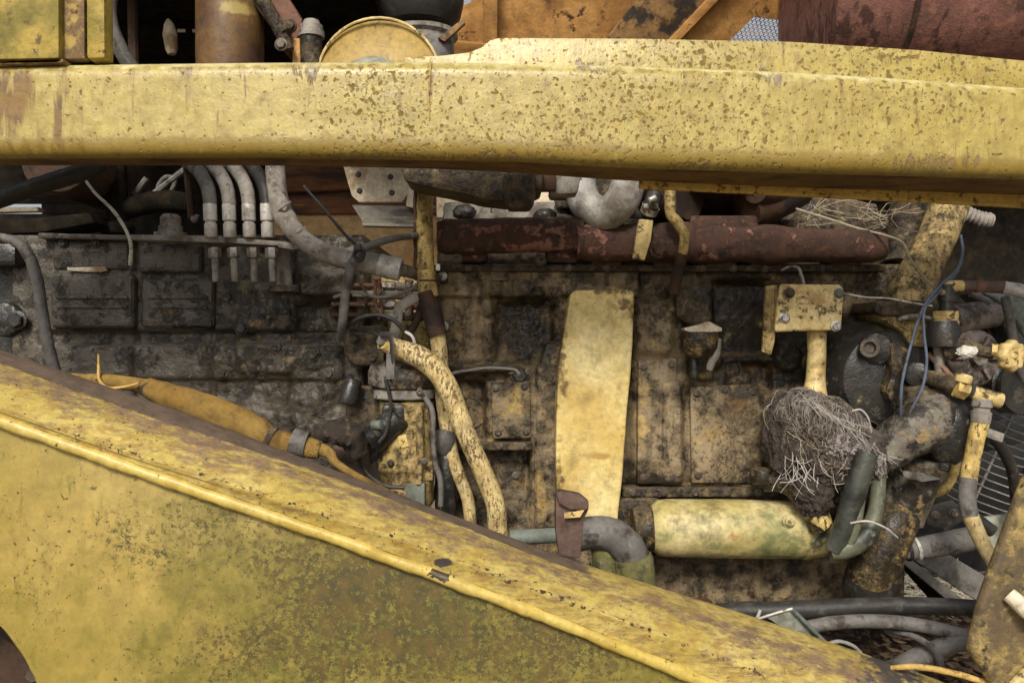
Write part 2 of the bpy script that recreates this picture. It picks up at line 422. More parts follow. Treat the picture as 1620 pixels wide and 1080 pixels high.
m_block = enginepaint('grimy_block', (.205, .15, .085), (.32, .245, .145), .52, 14, where=[
    (1185, 520, 1.66, 110, 120, .34), (1260, 560, 1.66, 80, 80, .25), (830, 520, 1.66, 90, 80, .13), (740, 500, 1.66, 60, 110, -.12), (800, 640, 1.66, 90, 60, -.03), (830, 740, 1.66, 60, 60, .05), (1020, 770, 1.66, 60, 40, .25),
    (1120, 700, 1.66, 90, 90, -.13), (1040, 560, 1.66, 60, 80, -.10), (1020, 670, 1.66, 30, 90, -.14), (1040, 840, 1.66, 40, 50, -.12), (1230, 700, 1.66, 60, 70, -.08)],
    extra=[dict(c=(.42, .30, .11), c2=(.26, .17, .05), s=22, t=.66, soft=.08, where=[(805, 645, 1.66, 60, 50, .16), (725, 500, 1.66, 30, 60, .13), (1015, 660, 1.66, 18, 100, .20), (1110, 700, 1.66, 50, 80, .12), (855, 780, 1.66, 30, 70, .2), (1045, 830, 1.66, 40, 40, .12), (1230, 720, 1.66, 40, 60, .12)]),
           dict(c=(.30, .14, .03), s=18, t=.68, soft=.09, where=[(1190, 640, 1.66, 50, 80, .06)], op=.5)])
m_cover = M('paint_cover', (.62, .48, .18), (.70, .58, .28), [
    dict(c=(.46, .29, .06), c2=(.52, .36, .10), s=10, t=.56, soft=.12, op=.8, where=[(920, 650, 1.6, 60, 60, .12)]),
    dict(c=(.34, .20, .04), s=26, stretch=(.6, 1, 1.6), t=.70, soft=.09, where=[(950, 720, 1.6, 45, 14, .34), (945, 560, 1.6, 40, 30, .1)], op=.8),
    dict(c=(.16, .10, .03), s=40, t=.71, soft=.08, where=[(995, 475, 1.6, 60, 50, .24), (886, 560, 1.6, 26, 160, .28), (880, 760, 1.6, 24, 130, .28), (988, 740, 1.6, 18, 110, .2), (920, 830, 1.6, 60, 26, .2), (955, 460, 1.6, 60, 14, .2)]),
    dict(c=(.10, .06, .02), s=90, t=.74, soft=.04)], rough=.5, ns=7, bump=.14, bs=110, dist=.004)
m_cooler = M('paint_cooler', (.52, .43, .19), (.60, .51, .27), [
    dict(c=(.30, .24, .06), s=12, t=.55, soft=.12, op=.7),
    dict(c=(.24, .24, .09), c2=(.17, .18, .075), s=20, det=6, t=.64, soft=.14, where=[(1240, 850, 1.55, 70, 60, .3), (1060, 850, 1.55, 50, 30, .2)]),
    dict(c=(.05, .06, .045), s=30, t=.70, soft=.08, where=[(1300, 840, 1.55, 40, 60, .3), (1248, 826, 1.55, 18, 18, .25)]),
    dict(c=(.36, .22, .09), s=30, t=.68, soft=.10, where=[(1170, 850, 1.55, 60, 20, .12)])], rough=.5, ns=8, bump=.2, bs=110, dirt=.65)
m_cream = M('paint_cream', (.58, .43, .17), (.66, .52, .25), [
    dict(c=(.34, .20, .06), s=24, t=.60, soft=.08, op=.85), dict(c=(.08, .05, .022), s=60, det=6, t=.60, soft=.06, big=(10, .25), h=-.3)], rough=.5, bump=.25)
m_pipe = M('paint_pipe', (.50, .35, .10), (.60, .46, .18), [
    dict(c=(.22, .14, .05), s=40, t=.56, soft=.08, op=.8),
    dict(c=(.06, .035, .015), c2=(.11, .06, .02), s=90, stretch=(1.3, 1, .7), t=.59, soft=.04, big=(9, .25), h=-.3)], rough=.5, bump=.2)
m_pipechip = M('chipped_pipe', (.56, .43, .18), (.64, .51, .26), [
    dict(c=(.36, .24, .09), s=45, det=6, t=.54, soft=.12, op=.7),
    dict(c=(.20, .11, .04), c2=(.09, .05, .02), s=190, stretch=(1.2, 1, .5), det=6, ro=.72, t=.59, soft=.07, big=(14, .3), h=-.3)], rough=.5, bump=.15)
m_blotch = enginepaint('blotched_yellow', (.46, .32, .11), (.55, .41, .18), .47, 26)
m_stand = enginepaint('stand_pipe_paint', (.52, .37, .12), (.60, .45, .18), .42, 34, runs=.4)
m_blotchdark = enginepaint('blotched_dark', (.36, .24, .08), (.44, .30, .11), .60, 24)
m_oily = M('oily_black', (.012, .012, .012), (.026, .024, .021), [dict(c=(.09, .07, .045), s=40, det=6, ro=.7, t=.62, soft=.08, h=.3, rough=.7), dict(c=(.13, .11, .085), s=50, t=1.0, soft=.2, up=.5, op=.5), dict(c=(.30, .21, .09), s=26, t=.70, soft=.04)], rough=.34, bump=.3, bs=140, spec=.5, dirt=.2)
m_oilybrown = enginepaint('oily_brown', (.10, .07, .036), (.17, .125, .07), .52, 20)
m_trans = M('encrusted_grey', (.056, .046, .034), (.092, .078, .058), [
    dict(c=(.035, .026, .015), c2=(.055, .04, .022), s=13, t=.60, soft=.10, where=[(420, 540, 1.62, 260, 120, .22), (520, 470, 1.62, 90, 90, .15)], h=.3),
    dict(c=(.012, .010, .008), s=30, det=6, ro=.7, t=.58, soft=.06, where=[(430, 520, 1.62, 260, 120, .12)], h=.4),
    dict(c=(.17, .12, .05), s=42, t=.68, soft=.06, where=[(430, 540, 1.62, 230, 110, .10)], h=.3),
    dict(c=(.20, .18, .15), s=36, t=.80, soft=.14, up=.42, op=.6)], rough=.42, spec=.5, ns=12, bump=.45, bs=190, dist=.004)
m_greydust = M('dusty_grey', (.20, .18, .155), (.29, .265, .23), [dict(c=(.10, .085, .065), s=26, t=.57, soft=.08), dict(c=(.05, .04, .03), s=60, t=.65, soft=.05)], rough=.7, bump=.3)
m_mani = M('rust_manifold', (.045, .026, .02), (.085, .042, .03), [
    dict(c=(.30, .15, .12), c2=(.22, .10, .075), s=42, det=7, t=.66, soft=.035, big=(7, .34), h=.5,
         where=[(870, 365, 1.6, 130, 20, .15), (850, 395, 1.6, 130, 20, .22), (760, 360, 1.6, 70, 14, .12), (1030, 400, 1.6, 60, 20, .08), (945, 380, 1.6, 40, 30, .12), (1260, 380, 1.6, 60, 30, .15), (1110, 400, 1.6, 50, 30, .08)]),
    dict(c=(.11, .05, .03), s=90, t=.58, soft=.06), dict(c=(.02, .012, .01), s=26, t=.62, soft=.07)], rough=.85, ns=16, bump=.4, bs=160)
m_turbo = M('rust_turbo', (.15, .065, .042), (.21, .095, .06), [dict(c=(.08, .035, .025), s=20, t=.55, soft=.1), dict(c=(.33, .18, .11), s=40, t=.66, soft=.06)], rough=.7, bump=.3)
m_muff = M('rust_muffler', (.145, .062, .048), (.20, .09, .07), [dict(c=(.30, .13, .09), s=50, det=7, t=.58, soft=.07, big=(5, .2), op=.7), dict(c=(.07, .03, .024), s=34, stretch=(1.2, 1, .5), t=.60, soft=.06, where=[(1380, 40, 1.7, 110, 80, .14)])], rough=.75, bump=.3, bs=200)
m_hood = M('orange_hood', (.46, .235, .07), (.54, .29, .095), [
    dict(c=(.10, .045, .015), c2=(.05, .025, .012), s=30, det=6, t=.63, soft=.05, big=(6, .3), h=-.2),
    dict(c=(.22, .10, .025), s=8, t=.54, soft=.1, op=.7)], rough=.6, bump=.2)
m_hoodrib = M('mouldy_rib', (.20, .11, .04), (.28, .16, .06), [dict(c=(.03, .024, .018), s=22, t=.5, soft=.07), dict(c=(.09, .04, .02), s=60, t=.6, soft=.05)], rough=.7, bump=.25)
m_wood = M('brown_panel', (.16, .06, .022), (.24, .10, .035), [dict(c=(.05, .022, .012), s=12, stretch=(.25, 1, 3), t=.53, soft=.07), dict(c=(.36, .19, .08), s=18, stretch=(.3, 1, 3), t=.66, soft=.05)], rough=.7, bump=.25)
m_rubber = M('black_rubber', (.018, .017, .017), (.03, .029, .028), [dict(c=(.10, .09, .08), s=40, t=.63, soft=.08, op=.6), dict(c=(.12, .11, .10), s=30, t=.95, soft=.15, up=.38, op=.6)], rough=.5, bump=.15)
m_rubgrey = M('grey_rubber', (.10, .092, .086), (.16, .15, .14), [dict(c=(.045, .04, .036), s=34, t=.58, soft=.07), dict(c=(.24, .22, .19), s=50, t=.66, soft=.05)], rough=.65, bump=.25)
m_hosepale = M('pale_hose', (.24, .215, .19), (.33, .30, .27), [dict(c=(.10, .08, .06), s=30, t=.58, soft=.07, op=.9), dict(c=(.05, .04, .03), s=70, t=.66, soft=.05)], rough=.7, bump=.25)
m_ferr = M('pale_ferrule', (.42, .40, .37), (.52, .50, .47), [dict(c=(.18, .15, .12), s=50, t=.6, soft=.07)], rough=.5, bump=.2, metal=.15)
m_boot = M('perished_rubber', (.028, .022, .018), (.05, .038, .03), [dict(c=(.10, .075, .05), s=50, det=6, t=.58, soft=.1, h=.3)], rough=.85, bump=.6, bs=150, spec=.2)
m_steel = M('old_steel', (.22, .20, .18), (.32, .30, .27), [dict(c=(.10, .065, .04), s=60, t=.56, soft=.07, metal=0)], rough=.45, metal=.5, bump=.2)
m_boltd = M('dark_bolt', (.055, .045, .036), (.11, .09, .07), [dict(c=(.20, .16, .12), s=120, t=.6, soft=.06)], rough=.5, metal=.3, bump=.2)
m_boltb = M('bright_bolt', (.45, .44, .42), (.55, .54, .5), [dict(c=(.16, .12, .08), s=150, t=.57, soft=.06)], rough=.4, metal=.5, bump=.15)
m_alu = M('dull_alu', (.34, .325, .30), (.44, .42, .39), [dict(c=(.18, .155, .13), s=16, t=.56, soft=.10), dict(c=(.10, .08, .06), s=120, t=.66, soft=.05)], rough=.6, metal=.15, bump=.25, bs=260)
m_creamw = M('cream_white', (.56, .47, .33), (.64, .56, .42), [dict(c=(.30, .2, .1), s=16, t=.60, soft=.08), dict(c=(.05, .035, .02), s=40, t=.68, soft=.05)], rough=.55, bump=.15)
m_greyplate = M('streaked_grey', (.20, .18, .15), (.28, .26, .22), [dict(c=(.09, .075, .06), s=20, stretch=(.4, 1, 1.6), t=.54, soft=.08)], rough=.6, bump=.2)
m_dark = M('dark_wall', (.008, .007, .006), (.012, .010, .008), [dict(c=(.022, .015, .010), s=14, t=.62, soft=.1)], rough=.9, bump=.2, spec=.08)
m_darkrust = M('dark_rust', (.05, .026, .016), (.085, .042, .022), [dict(c=(.02, .012, .01), s=18, t=.54, soft=.1)], rough=.8, bump=.3)
m_rustbar = M('rusty_bracket', (.085, .052, .042), (.125, .08, .065), [dict(c=(.06, .032, .022), s=26, t=.56, soft=.08), dict(c=(.32, .20, .08), s=40, t=.70, soft=.05)], rough=.75, bump=.3)
m_copper = M('rusty_rod', (.17, .085, .055), (.24, .135, .09), [dict(c=(.09, .04, .025), s=60, t=.55, soft=.07), dict(c=(.46, .38, .32), s=90, t=.66, soft=.06)], rough=.55, metal=.2, bump=.25)
m_canvas = M('orange_sleeve', (.34, .20, .045), (.42, .27, .075), [dict(c=(.16, .085, .02), s=22, t=.57, soft=.08, op=.85), dict(c=(.06, .035, .012), s=50, t=.66, soft=.05)], rough=.85, bump=.25, bs=300, weave=170, dist=.003)
m_cord = M('yellow_cord', (.44, .28, .07), (.52, .35, .11), [dict(c=(.2, .12, .04), s=60, t=.58, soft=.06)], rough=.7, bump=.2)
m_white = M('white_wire', (.52, .49, .44), (.60, .57, .52), [dict(c=(.2, .17, .13), s=80, t=.62, soft=.06)], rough=.6, bump=.1)
m_blue = M('blue_wire', (.065, .085, .13), (.10, .125, .18), [dict(c=(.05, .05, .05), s=60, t=.6, soft=.06)], rough=.45, bump=.05)
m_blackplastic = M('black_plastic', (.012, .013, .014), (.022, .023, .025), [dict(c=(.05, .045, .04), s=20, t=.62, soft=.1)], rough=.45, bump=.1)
m_greenplate = M('green_grey', (.10, .12, .10), (.15, .17, .145), [dict(c=(.04, .04, .035), s=20, t=.58, soft=.08), dict(c=(.22, .2, .17), s=50, t=.66, soft=.06)], rough=.6, bump=.2)
m_greenhose = M('green_hose', (.085, .09, .06), (.13, .135, .09), [dict(c=(.03, .034, .03), s=24, t=.56, soft=.08), dict(c=(.26, .27, .20), s=50, t=.66, soft=.05)], rough=.45, bump=.15)
m_darkhose = M('dark_green_hose', (.035, .04, .034), (.06, .066, .054), [dict(c=(.12, .125, .095), s=40, det=6, t=.60, soft=.08), dict(c=(.02, .02, .018), s=20, t=.56, soft=.08)], rough=.4, bump=.2)
m_straw = M('dry_straw', (.28, .23, .15), (.42, .36, .26), [], rough=.8, bump=.1)
m_straww = M('bleached_straw', (.34, .31, .275), (.48, .44, .40), [], rough=.8, bump=.1)
m_fibre = M('dark_fibre', (.06, .046, .036), (.13, .105, .088), [], rough=.95, ns=40, bump=.2)
m_nest = M('nest_matter', (.05, .042, .036), (.12, .10, .088), [dict(c=(.03, .024, .02), s=22, t=.53, soft=.06), dict(c=(.35, .30, .28), s=46, stretch=(1.6, 1, .5), t=.61, soft=.05, h=.4), dict(c=(.34, .24, .23), s=40, t=.66, soft=.05, where=[(1325, 705, 1.5, 40, 24, .2)])], rough=.95, ns=20, bump=.9, bs=190, dist=.006)
m_castdirt = M('dirty_casting', (.13, .115, .095), (.20, .175, .14), [dict(c=(.03, .026, .022), c2=(.015, .013, .012), s=24, det=6, ro=.7, t=.48, soft=.07, h=.4, rough=.35), dict(c=(.36, .25, .11), s=34, det=6, t=.64, soft=.06, where=[(1440, 690, 1.5, 60, 30, .12)], h=.2)], rough=.6, bump=.4, bs=150)
m_nestdark = M('nest_dark', (.028, .022, .018), (.06, .047, .038), [dict(c=(.13, .105, .09), s=60, stretch=(1.6, 1, .5), t=.63, soft=.06, h=.4)], rough=.95, ns=20, bump=.9, bs=190, dist=.006)
m_fluff = M('nest_fluff', (.26, .225, .21), (.40, .355, .335), [dict(c=(.10, .08, .07), s=70, stretch=(1.6, 1, .6), t=.56, soft=.06, h=-.5)], rough=.95, bump=1.0, bs=260, dist=.006)
m_pinkcast = M('pink_grey_casting', (.17, .14, .125), (.25, .205, .18), [dict(c=(.03, .024, .02), s=26, det=6, ro=.7, t=.54, soft=.10, h=.3), dict(c=(.30, .22, .12), s=50, t=.66, soft=.06)], rough=.55, bump=.35)
m_tan = M('tan_sheet', (.58, .36, .15), (.66, .43, .19), [dict(c=(.35, .18, .05), s=10, t=.55, soft=.12, op=.7), dict(c=(.12, .06, .03), s=50, t=.66, soft=.05)], rough=.6, bump=.15)
m_moss = M('mossy_metal', (.13, .12, .04), (.18, .165, .06), [dict(c=(.06, .06, .03), s=40, det=6, t=.55, soft=.1), dict(c=(.22, .19, .12), s=60, t=.64, soft=.06)], rough=.8, bump=.3)
m_strawpan = M('pan_straw_lit', (.52, .46, .34), (.66, .60, .48), [], rough=.8, bump=.1, dirt=0)  # lightened straw copy, sunlight on the pan straw put into its colour
m_capfib = M('grey_fibre', (.17, .15, .135), (.30, .27, .245), [], rough=.95, ns=40, bump=.2, dirt=.2)
m_guard = M('guard_wire', (.20, .19, .18), (.30, .29, .27), [], rough=.5, bump=.05)
m_post = M('dirty_post', (.33, .24, .085), (.39, .29, .11), [dict(c=(.13, .09, .045), c2=(.08, .06, .035), s=44, det=7, ro=.72, t=.49, soft=.12, where=[(1570, 960, 1.15, 70, 120, .10), (1640, 1080, 1.15, 90, 90, -.2)], h=.3), dict(c=(.04, .03, .02), s=70, t=.63, soft=.05)], rough=.65, bump=.3)
m_grey_bar = M('frame_bar', (.13, .125, .115), (.18, .17, .155), [dict(c=(.06, .055, .045), s=18, t=.56, soft=.08)], rough=.65, bump=.2)
m_ground = M('dry_earth', (.16, .12, .075), (.24, .19, .12), [dict(c=(.36, .30, .19), s=9, t=.56, soft=.08), dict(c=(.07, .055, .035), s=5, t=.6, soft=.08)], rough=.95, ns=3, bump=.8, bs=20, dist=.03)
m_litter = M('leaf_litter', (.11, .07, .04), (.17, .115, .07), [], rough=.9, bump=.3)
m_clear = M('cloudy_plate', (.24, .25, .21), (.32, .33, .28), [dict(c=(.12, .12, .09), s=24, t=.58, soft=.08)], rough=.3, bump=.08)

# ================================================================== LARGE STRUCTURE
# ground
g = ([Vector((-80, -80, 0)), Vector((80, -80, 0)), Vector((80, 80, 0)), Vector((-80, 80, 0))], [[0, 1, 2, 3]])
O('ground', g, m_ground, kind='structure')
# belly pan under the engine
pan = T('belly_pan', 'dark steel belly pan strewn with litter below the engine', 'pan')
ZP = H-.665
pg = rbox((.56, 2.1, ZP-.006), (1.9, 1.12, .012), bev=.002); O('tray', pg, m_darkrust, pan)
O('rim', rbox((.56, 2.665, ZP+.012), (1.9, .012, .05), bev=.002), m_darkrust, pan)
for k, (xx) in enumerate((-.34, 1.06)):
    O('hanger', rbox((xx, 2.3, ZP-.35), (.06, .06, .66), bev=.004), m_darkrust, pan)
O('skid', rbox((.36, 2.3, ZP-.72), (1.6, .5, .13), bev=.01), m_darkrust, pan)

# ---------------- upper beam
B = T('bonnet_side_beam', 'long weathered yellow steel beam running across above the engine', 'beam')
topL = [(-250, 108), (0, 100), (95, 97), (400, 93), (680, 92), (940, 97), (1250, 108), (1450, 120), (1620, 133), (1900, 158)]
botL = [(-250, 247), (0, 247), (400, 245), (800, 251), (1000, 262), (1200, 268), (1450, 275), (1620, 280), (1900, 290)]
bkL = [(-250, 1.25), (0, 1.255), (640, 1.267), (900, 1.295), (1250, 1.32), (1900, 1.33)]
V = []; ed = []; xs = list(range(-250, 1901, 14)); prof_n = 0
for x in xs:
    zt = P(0, smooth_line(topL, x), 1.2).z; zb = P(0, smooth_line(botL, x), 1.2).z
    bd = smooth_line(bkL, x); X = P(x, 0, 1.2).x
    pr = [(bd-.004, zt-.03, 0), (bd-.004, zt-.002, 0), (1.24, zt, 0)]
    for k in range(6):
        a = R(90*k/5); pr.append((1.222-.022*math.sin(a), zt-.020+.020*math.cos(a), 0))
    nf = 15
    for k in range(1, nf):
        t = k/nf; pr.append((1.2, lerp(zt-.020, zb+.02, t), max(0, 1-abs(1-t)*9) if t > .8 else 0))
    for k in range(6):
        a = R(90*k/5); pr.append((1.220-.020*math.cos(a), zb+.020-.020*math.sin(a), .9))
    prof_n = len(pr)
    for y, z, e in pr:
        p = Vector((X, y, z))
        if y < 1.202: p.y -= .0022*fbm(p, 5, 3)+.0006*fbm(p, 40, 2)
        V.append(p); ed.append(e)
Fc = []
for i in range(len(xs)-1):
    for k in range(prof_n-1): Fc.append([i*prof_n+k, i*prof_n+k+1, (i+1)*prof_n+k+1, (i+1)*prof_n+k])
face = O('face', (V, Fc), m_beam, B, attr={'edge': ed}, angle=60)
# underside, from the rolled corner back
V = []
for x in xs:
    zb = P(0, smooth_line(botL, x), 1.2).z; X = P(x, 0, 1.2).x; bd = smooth_line(bkL, x)
    for y, z in ((1.2195, zb-.0008), (lerp(1.22, bd, .5), zb-.002), (bd, zb-.001), (bd, zb+.02), (1.2195, zb+.008)): V.append(Vector((X, y, z)))
Fc = []
for i in range(len(xs)-1):
    for k in range(5): Fc.append([i*5+k, i*5+(k+1) % 5, (i+1)*5+(k+1) % 5, (i+1)*5+k])
O('underside', (V, Fc), m_under, B)
# back web closing the channel
V = []
for x in xs:
    zt = P(0, smooth_line(topL, x), 1.2).z; zb = P(0, smooth_line(botL, x), 1.2).z; X = P(x, 0, 1.2).x; bd = smooth_line(bkL, x)
    for y, z in ((bd+.001, zt-.004), (bd+.009, zt-.004), (bd+.009, zb+.0), (bd+.001, zb+.0)): V.append(Vector((X, y, z)))
Fc = []
for i in range(len(xs)-1):
    for k in range(4): Fc.append([i*4+k, i*4+(k+1) % 4, (i+1)*4+(k+1) % 4, (i+1)*4+k])
O('web', (V, Fc), m_under, B)
# yellow lip hanging below on the right part
lipB = [(990, 296), (1250, 309), (1450, 319), (1620, 328), (1900, 343)]
V = []; xl = list(range(1012, 1901, 24))
for x in xl:
    bd = smooth_line(bkL, x)+.002; zb = P(0, line(lipB, x), bd).z; X = P(x, 0, bd).x; zt = zb+.028
    for y, z in ((bd, zt), (bd, zb+.003), (bd+.003, zb), (bd+.010, zb), (bd+.010, zt)): V.append(Vector((X, y, z)))
Fc = []
for i in range(len(xl)-1):
    for k in range(4): Fc.append([i*5+k, i*5+k+1, (i+1)*5+k+1, (i+1)*5+k])
Fc.append([0, 1, 2, 3, 4])
O('lip', (V, Fc), m_lip, B)
# stepped rear plate standing above the beam
up = [(640, 130), (640, 91), (700, 88), (742, 83), (762, 75), (775, 64), (790, 60), (1000, 61), (1250, 66), (1450, 79), (1620, 96), (1900, 126), (1900, 170)]
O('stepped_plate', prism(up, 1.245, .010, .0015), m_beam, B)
# weld seam across the face
O('weld_seam', tube([(681, 96, 1.199), (680, 120, 1.1985), (679, 150, 1.1985), (679, 190, 1.199)], [1.3, 1.5, 1.3, 1.0], seg=8, rough=.0008, rs=200), m_lip, B)
# ---------------- cab panel at the top left
C = T('cab_corner', 'yellow cab corner with rusted upright strip above the beam end', 'cab')
O('sheet', prism([(-260, -260), (92, -260), (93, 92), (-260, 100)], 1.192, .02, .004), m_cab, C)
O('bottom_fold', prism([(-260, 101), (90, 96), (100, 92), (100, 99), (-260, 108)], 1.196, .03, .002), m_cabrust, C)
O('rusted_strip', prism([(96, -260), (132, -260), (134, 93), (97, 94)], 1.206, .02, .004), m_cabrust, C)
O('edge_rib', prism([(134, -260), (163, -260), (166, 92), (136, 93)], 1.200, .03, .006), m_cab, C)
# ---------------- lower side frame
S = T('side_frame', 'sloping yellow side frame with rolled top bar and mould stained plate', 'frame')
A = [(-300, 442), (0, 553), (300, 655), (600, 770), (900, 885), (1100, 946), (1300, 1010), (1450, 1062), (1900, 1230)]
Bl = [(-300, 540), (0, 643), (200, 714), (400, 777), (600, 842), (800, 914), (1000, 986), (1250, 1082), (1900, 1340)]
D = [(-300, 562), (0, 660), (200, 733), (400, 800), (520, 842), (700, 908), (900, 984), (1000, 1026), (1100, 1066), (1250, 1122), (1900, 1370)]
V = []; rear = []; mid = []; edge = []; xs = list(range(-300, 1901, 12))
for x in xs:
    a = P(x, smooth_line(A, x), 1.22); b = P(x, smooth_line(Bl, x), 1.10); dn = P(x, smooth_line(D, x, 30)-4, 1.105)
    dir_ = Vector((1, 0, -.37)).normalized(); nrm = Vector((.37, 0, 1)).normalized()
    # the rolled band: rear edge, shoulder, top, front corner, front face
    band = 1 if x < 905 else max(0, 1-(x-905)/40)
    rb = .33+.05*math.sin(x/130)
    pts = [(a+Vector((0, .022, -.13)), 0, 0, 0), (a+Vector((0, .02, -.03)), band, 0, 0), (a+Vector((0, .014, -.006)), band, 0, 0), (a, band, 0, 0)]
    for t in (.08, .16, .24, .32, .37, .42, .47, .52, .62, .72, .82, .9, .95, .98):
        p = a.lerp(b, t); bul = .012*math.sin(math.pi*t)
        p += Vector((0, -.5, .75))*bul
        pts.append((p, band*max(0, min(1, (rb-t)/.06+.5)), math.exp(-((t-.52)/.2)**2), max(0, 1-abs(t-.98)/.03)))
    pts += [(b+Vector((0, -.001, -.001)), 0, 0, .8), (b+Vector((0, 0, -.006)), 0, 0, .4), (b.lerp(dn, .5)+Vector((0, .001, 0)), 0, 0, 0), (dn, 0, 0, .3), (dn+Vector((0, .012, -.004)), 0, 0, .3)]
    for p, r_, m_, e_ in pts:
        p = p.copy(); n_ = .0012*fbm(p, 14, 3); p += Vector((0, -n_, n_))
        V.append(p); rear.append(r_); mid.append(m_); edge.append(e_)
    pn = len(pts)
Fc = []
for i in range(len(xs)-1):
    for k in range(pn-1): Fc.append([i*pn+k, i*pn+k+1, (i+1)*pn+k+1, (i+1)*pn+k])
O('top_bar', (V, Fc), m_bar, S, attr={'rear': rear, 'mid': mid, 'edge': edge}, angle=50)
# weld bead
bp = []; br = []
for x in range(-300, 1901, 10):
    y = smooth_line(D, x, 30)+5+3.0*fbm(Vector((x*.01, 3, 0)), 1.0, 2)
    q = P(x, y, 1.109); bp.append(q); br.append((10.5+2.5*mnoise.noise(Vector((x*.02, 0, 0)))+1.2*mnoise.noise(Vector((x*.09, 5, 0))))*K(1.11))
O('weld_bead', tubew(bp, br, seg=12, spline=False, rough=.0016, rs=55), m_bead, S, angle=60)
poly = [(x, smooth_line(D, x, 30)+2) for x in range(-300, 1901, 50)]
arc = [(-300, 905), (-150, 915), (-60, 942), (0, 985), (25, 1014), (47, 1048), (62, 1082), (72, 1130), (75, 1300)]
poly = poly+[(1900, 1800), (75, 1800)]+arc[::-1]
O('plate', prism(poly, PL, .028, .004), m_plate, S)
O('arch_edge', tube([(x+3, y-2, PL+.006) for x, y in arc], 6, n=4, seg=10), m_plate, S)
# dark tyre seen through the arch
w_ = T('tyre', 'dark dusty tyre glimpsed through the arch of the side frame', 'tyre')
def torus(c, R0, r0, axis, mat, name, parent, n=48, seg=14, **kw):
    axis = Vector(axis).normalized(); u = axis.orthogonal().normalized(); v = axis.cross(u)
    pts = [Vector(c)+(u*math.cos(2*math.pi*i/n)+v*math.sin(2*math.pi*i/n))*R0 for i in range(n+1)]
    return O(name, tubew(pts, r0, seg=seg, spline=False, caps=False), mat, parent, **kw)
torus(P(-60, 1180, 1.42), .34, .13, (0, 1, 0), m_darkrust, 'tread', w_)
O('hub', lathew(roundprof(.16, .24, .03), P(-60, 1180, 1.36), (0, 1, 0), 32), m_darkrust, w_)
for k in range(8):
    a = k*math.pi/4; c = P(-60, 1180, 1.35)+Vector((math.cos(a)*.16, 0, math.sin(a)*.16))
    O('stud', lathew([(0, .014), (.02, .014), (.024, .011)], c+Vector((0, .02, 0)), (0, -1, 0), 6), m_boltd, w_)
# ---------------- right post
Q = T('corner_post', 'dirt caked yellow corner post leaning beside the fan guard', 'post')
O('front_face', prism([(1622, 760), (1700, 640), (1800, 640), (1800, 1500), (1760, 1350), (1590, 1112), (1572, 1086), (1533, 1028), (1552, 955), (1578, 880)], 1.13, .018, .012, 4), m_post, Q)
O('lower_lip', prism([(1600, 1085), (1640, 1045), (1720, 1030), (1800, 1200), (1700, 1200)], 1.112, .012, .004), m_cream, Q)
O('stub', tube([(1596, 940, 1.125), (1625, 965, 1.11), (1650, 985, 1.10)], [12, 14, 14], seg=10), m_creamw, Q)
# ================================================================== BACKGROUND PANELS
FW = T('far_bonnet_wall', 'orange bonnet side wall with dark rust bands behind the hoses', 'panel')
O('sheet', slab(420, 330, 905, 470, 2.3, .012), m_tan, FW)
O('brown_band', slab(420, 250, 700, 338, 2.285, .012), m_wood, FW)
O('upper_sheet', slab(420, 120, 800, 250, 2.32, .012), m_hood, FW)
O('dark_upper_sheet', slab(430, -300, 728, 120, 2.36, .012), m_dark, FW)
O('rail', tube([(430, 302, 2.27), (560, 296, 2.27), (690, 292, 2.27)], 5, seg=8), m_wood, FW)
cw = T('cream_cover', 'cream sheet metal cover standing behind the cylinder head', 'cover')
O('sheet', slab(690, 292, 930, 345, 2.0, .04, .006), m_creamw, cw)
O('rim', slab(686, 286, 934, 293, 1.99, .06, .003), m_creamw, cw)
FL = T('firewall', 'dark firewall with narrow open slits behind the transmission', 'firewall')
for (x0, y0, x1, y1) in ((-300, -300, 430, 322), (65, 322, 430, 338), (-300, 338, 430, 640)):
    O('panel', slab(x0, y0, x1, y1, 2.4, .015), m_dark, FL)
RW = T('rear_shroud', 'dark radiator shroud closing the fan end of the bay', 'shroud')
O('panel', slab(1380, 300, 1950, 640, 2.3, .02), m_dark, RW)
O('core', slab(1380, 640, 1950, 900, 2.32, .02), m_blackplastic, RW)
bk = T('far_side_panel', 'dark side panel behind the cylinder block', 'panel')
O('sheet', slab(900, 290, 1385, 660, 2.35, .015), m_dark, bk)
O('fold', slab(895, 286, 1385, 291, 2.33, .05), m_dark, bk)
# bonnet underside: inclined sheet plus ribs and perforated grille
HD = T('engine_canopy', 'orange underside of the open ribbed bonnet with perforated vent', 'canopy')
h0 = P(1000, 110, 2.25); hn = Vector((0, -.86, -.5)).normalized()
def onhood(x, y, lift=0):
    o = Vector((0, 0, H)); dv = P(x, y, 1.0)-o
    t = (h0+hn*lift-o).dot(hn)/dv.dot(hn); return o+dv*t
def hpoly(pts, t=.006, lift=0, bev=.001): return prismw([onhood(x, y, lift) for x, y in pts], -hn*t, bev)
vent = [(1192, 27), (1264, 36), (1232, 68), (1152, 68)]
O('sheet', hpoly([(745, -140), (1020, -140), (1020, 190), (716, 190), (720, 14), (745, 4)]), m_hood, HD)
O('sheet', hpoly([(1020, -140), (1192, -140), (1192, 27), (1152, 68), (1110, 190), (1020, 190)]), m_hood, HD)
O('sheet', hpoly([(1190, -140), (1420, -140), (1340, 10), (1266, 36), (1190, 27)], lift=.002), m_hood, HD)
O('sheet', hpoly([(1232, 72), (1252, 56), (1262, 190), (1108, 190), (1130, 90)]), m_hood, HD)
O('roof', prismw([onhood(745, -140), onhood(1700, -140), Vector((1.6, 1.98, onhood(1000, -140).z+.05)), Vector((-.3, 1.98, onhood(1000, -140).z+.05))], Vector((0, 0, .01)), .001), m_hood, HD)
O('rib', hpoly([(1122, -140), (1255, -140), (937, 190), (857, 190)], .02, .03, .004), m_hoodrib, HD)
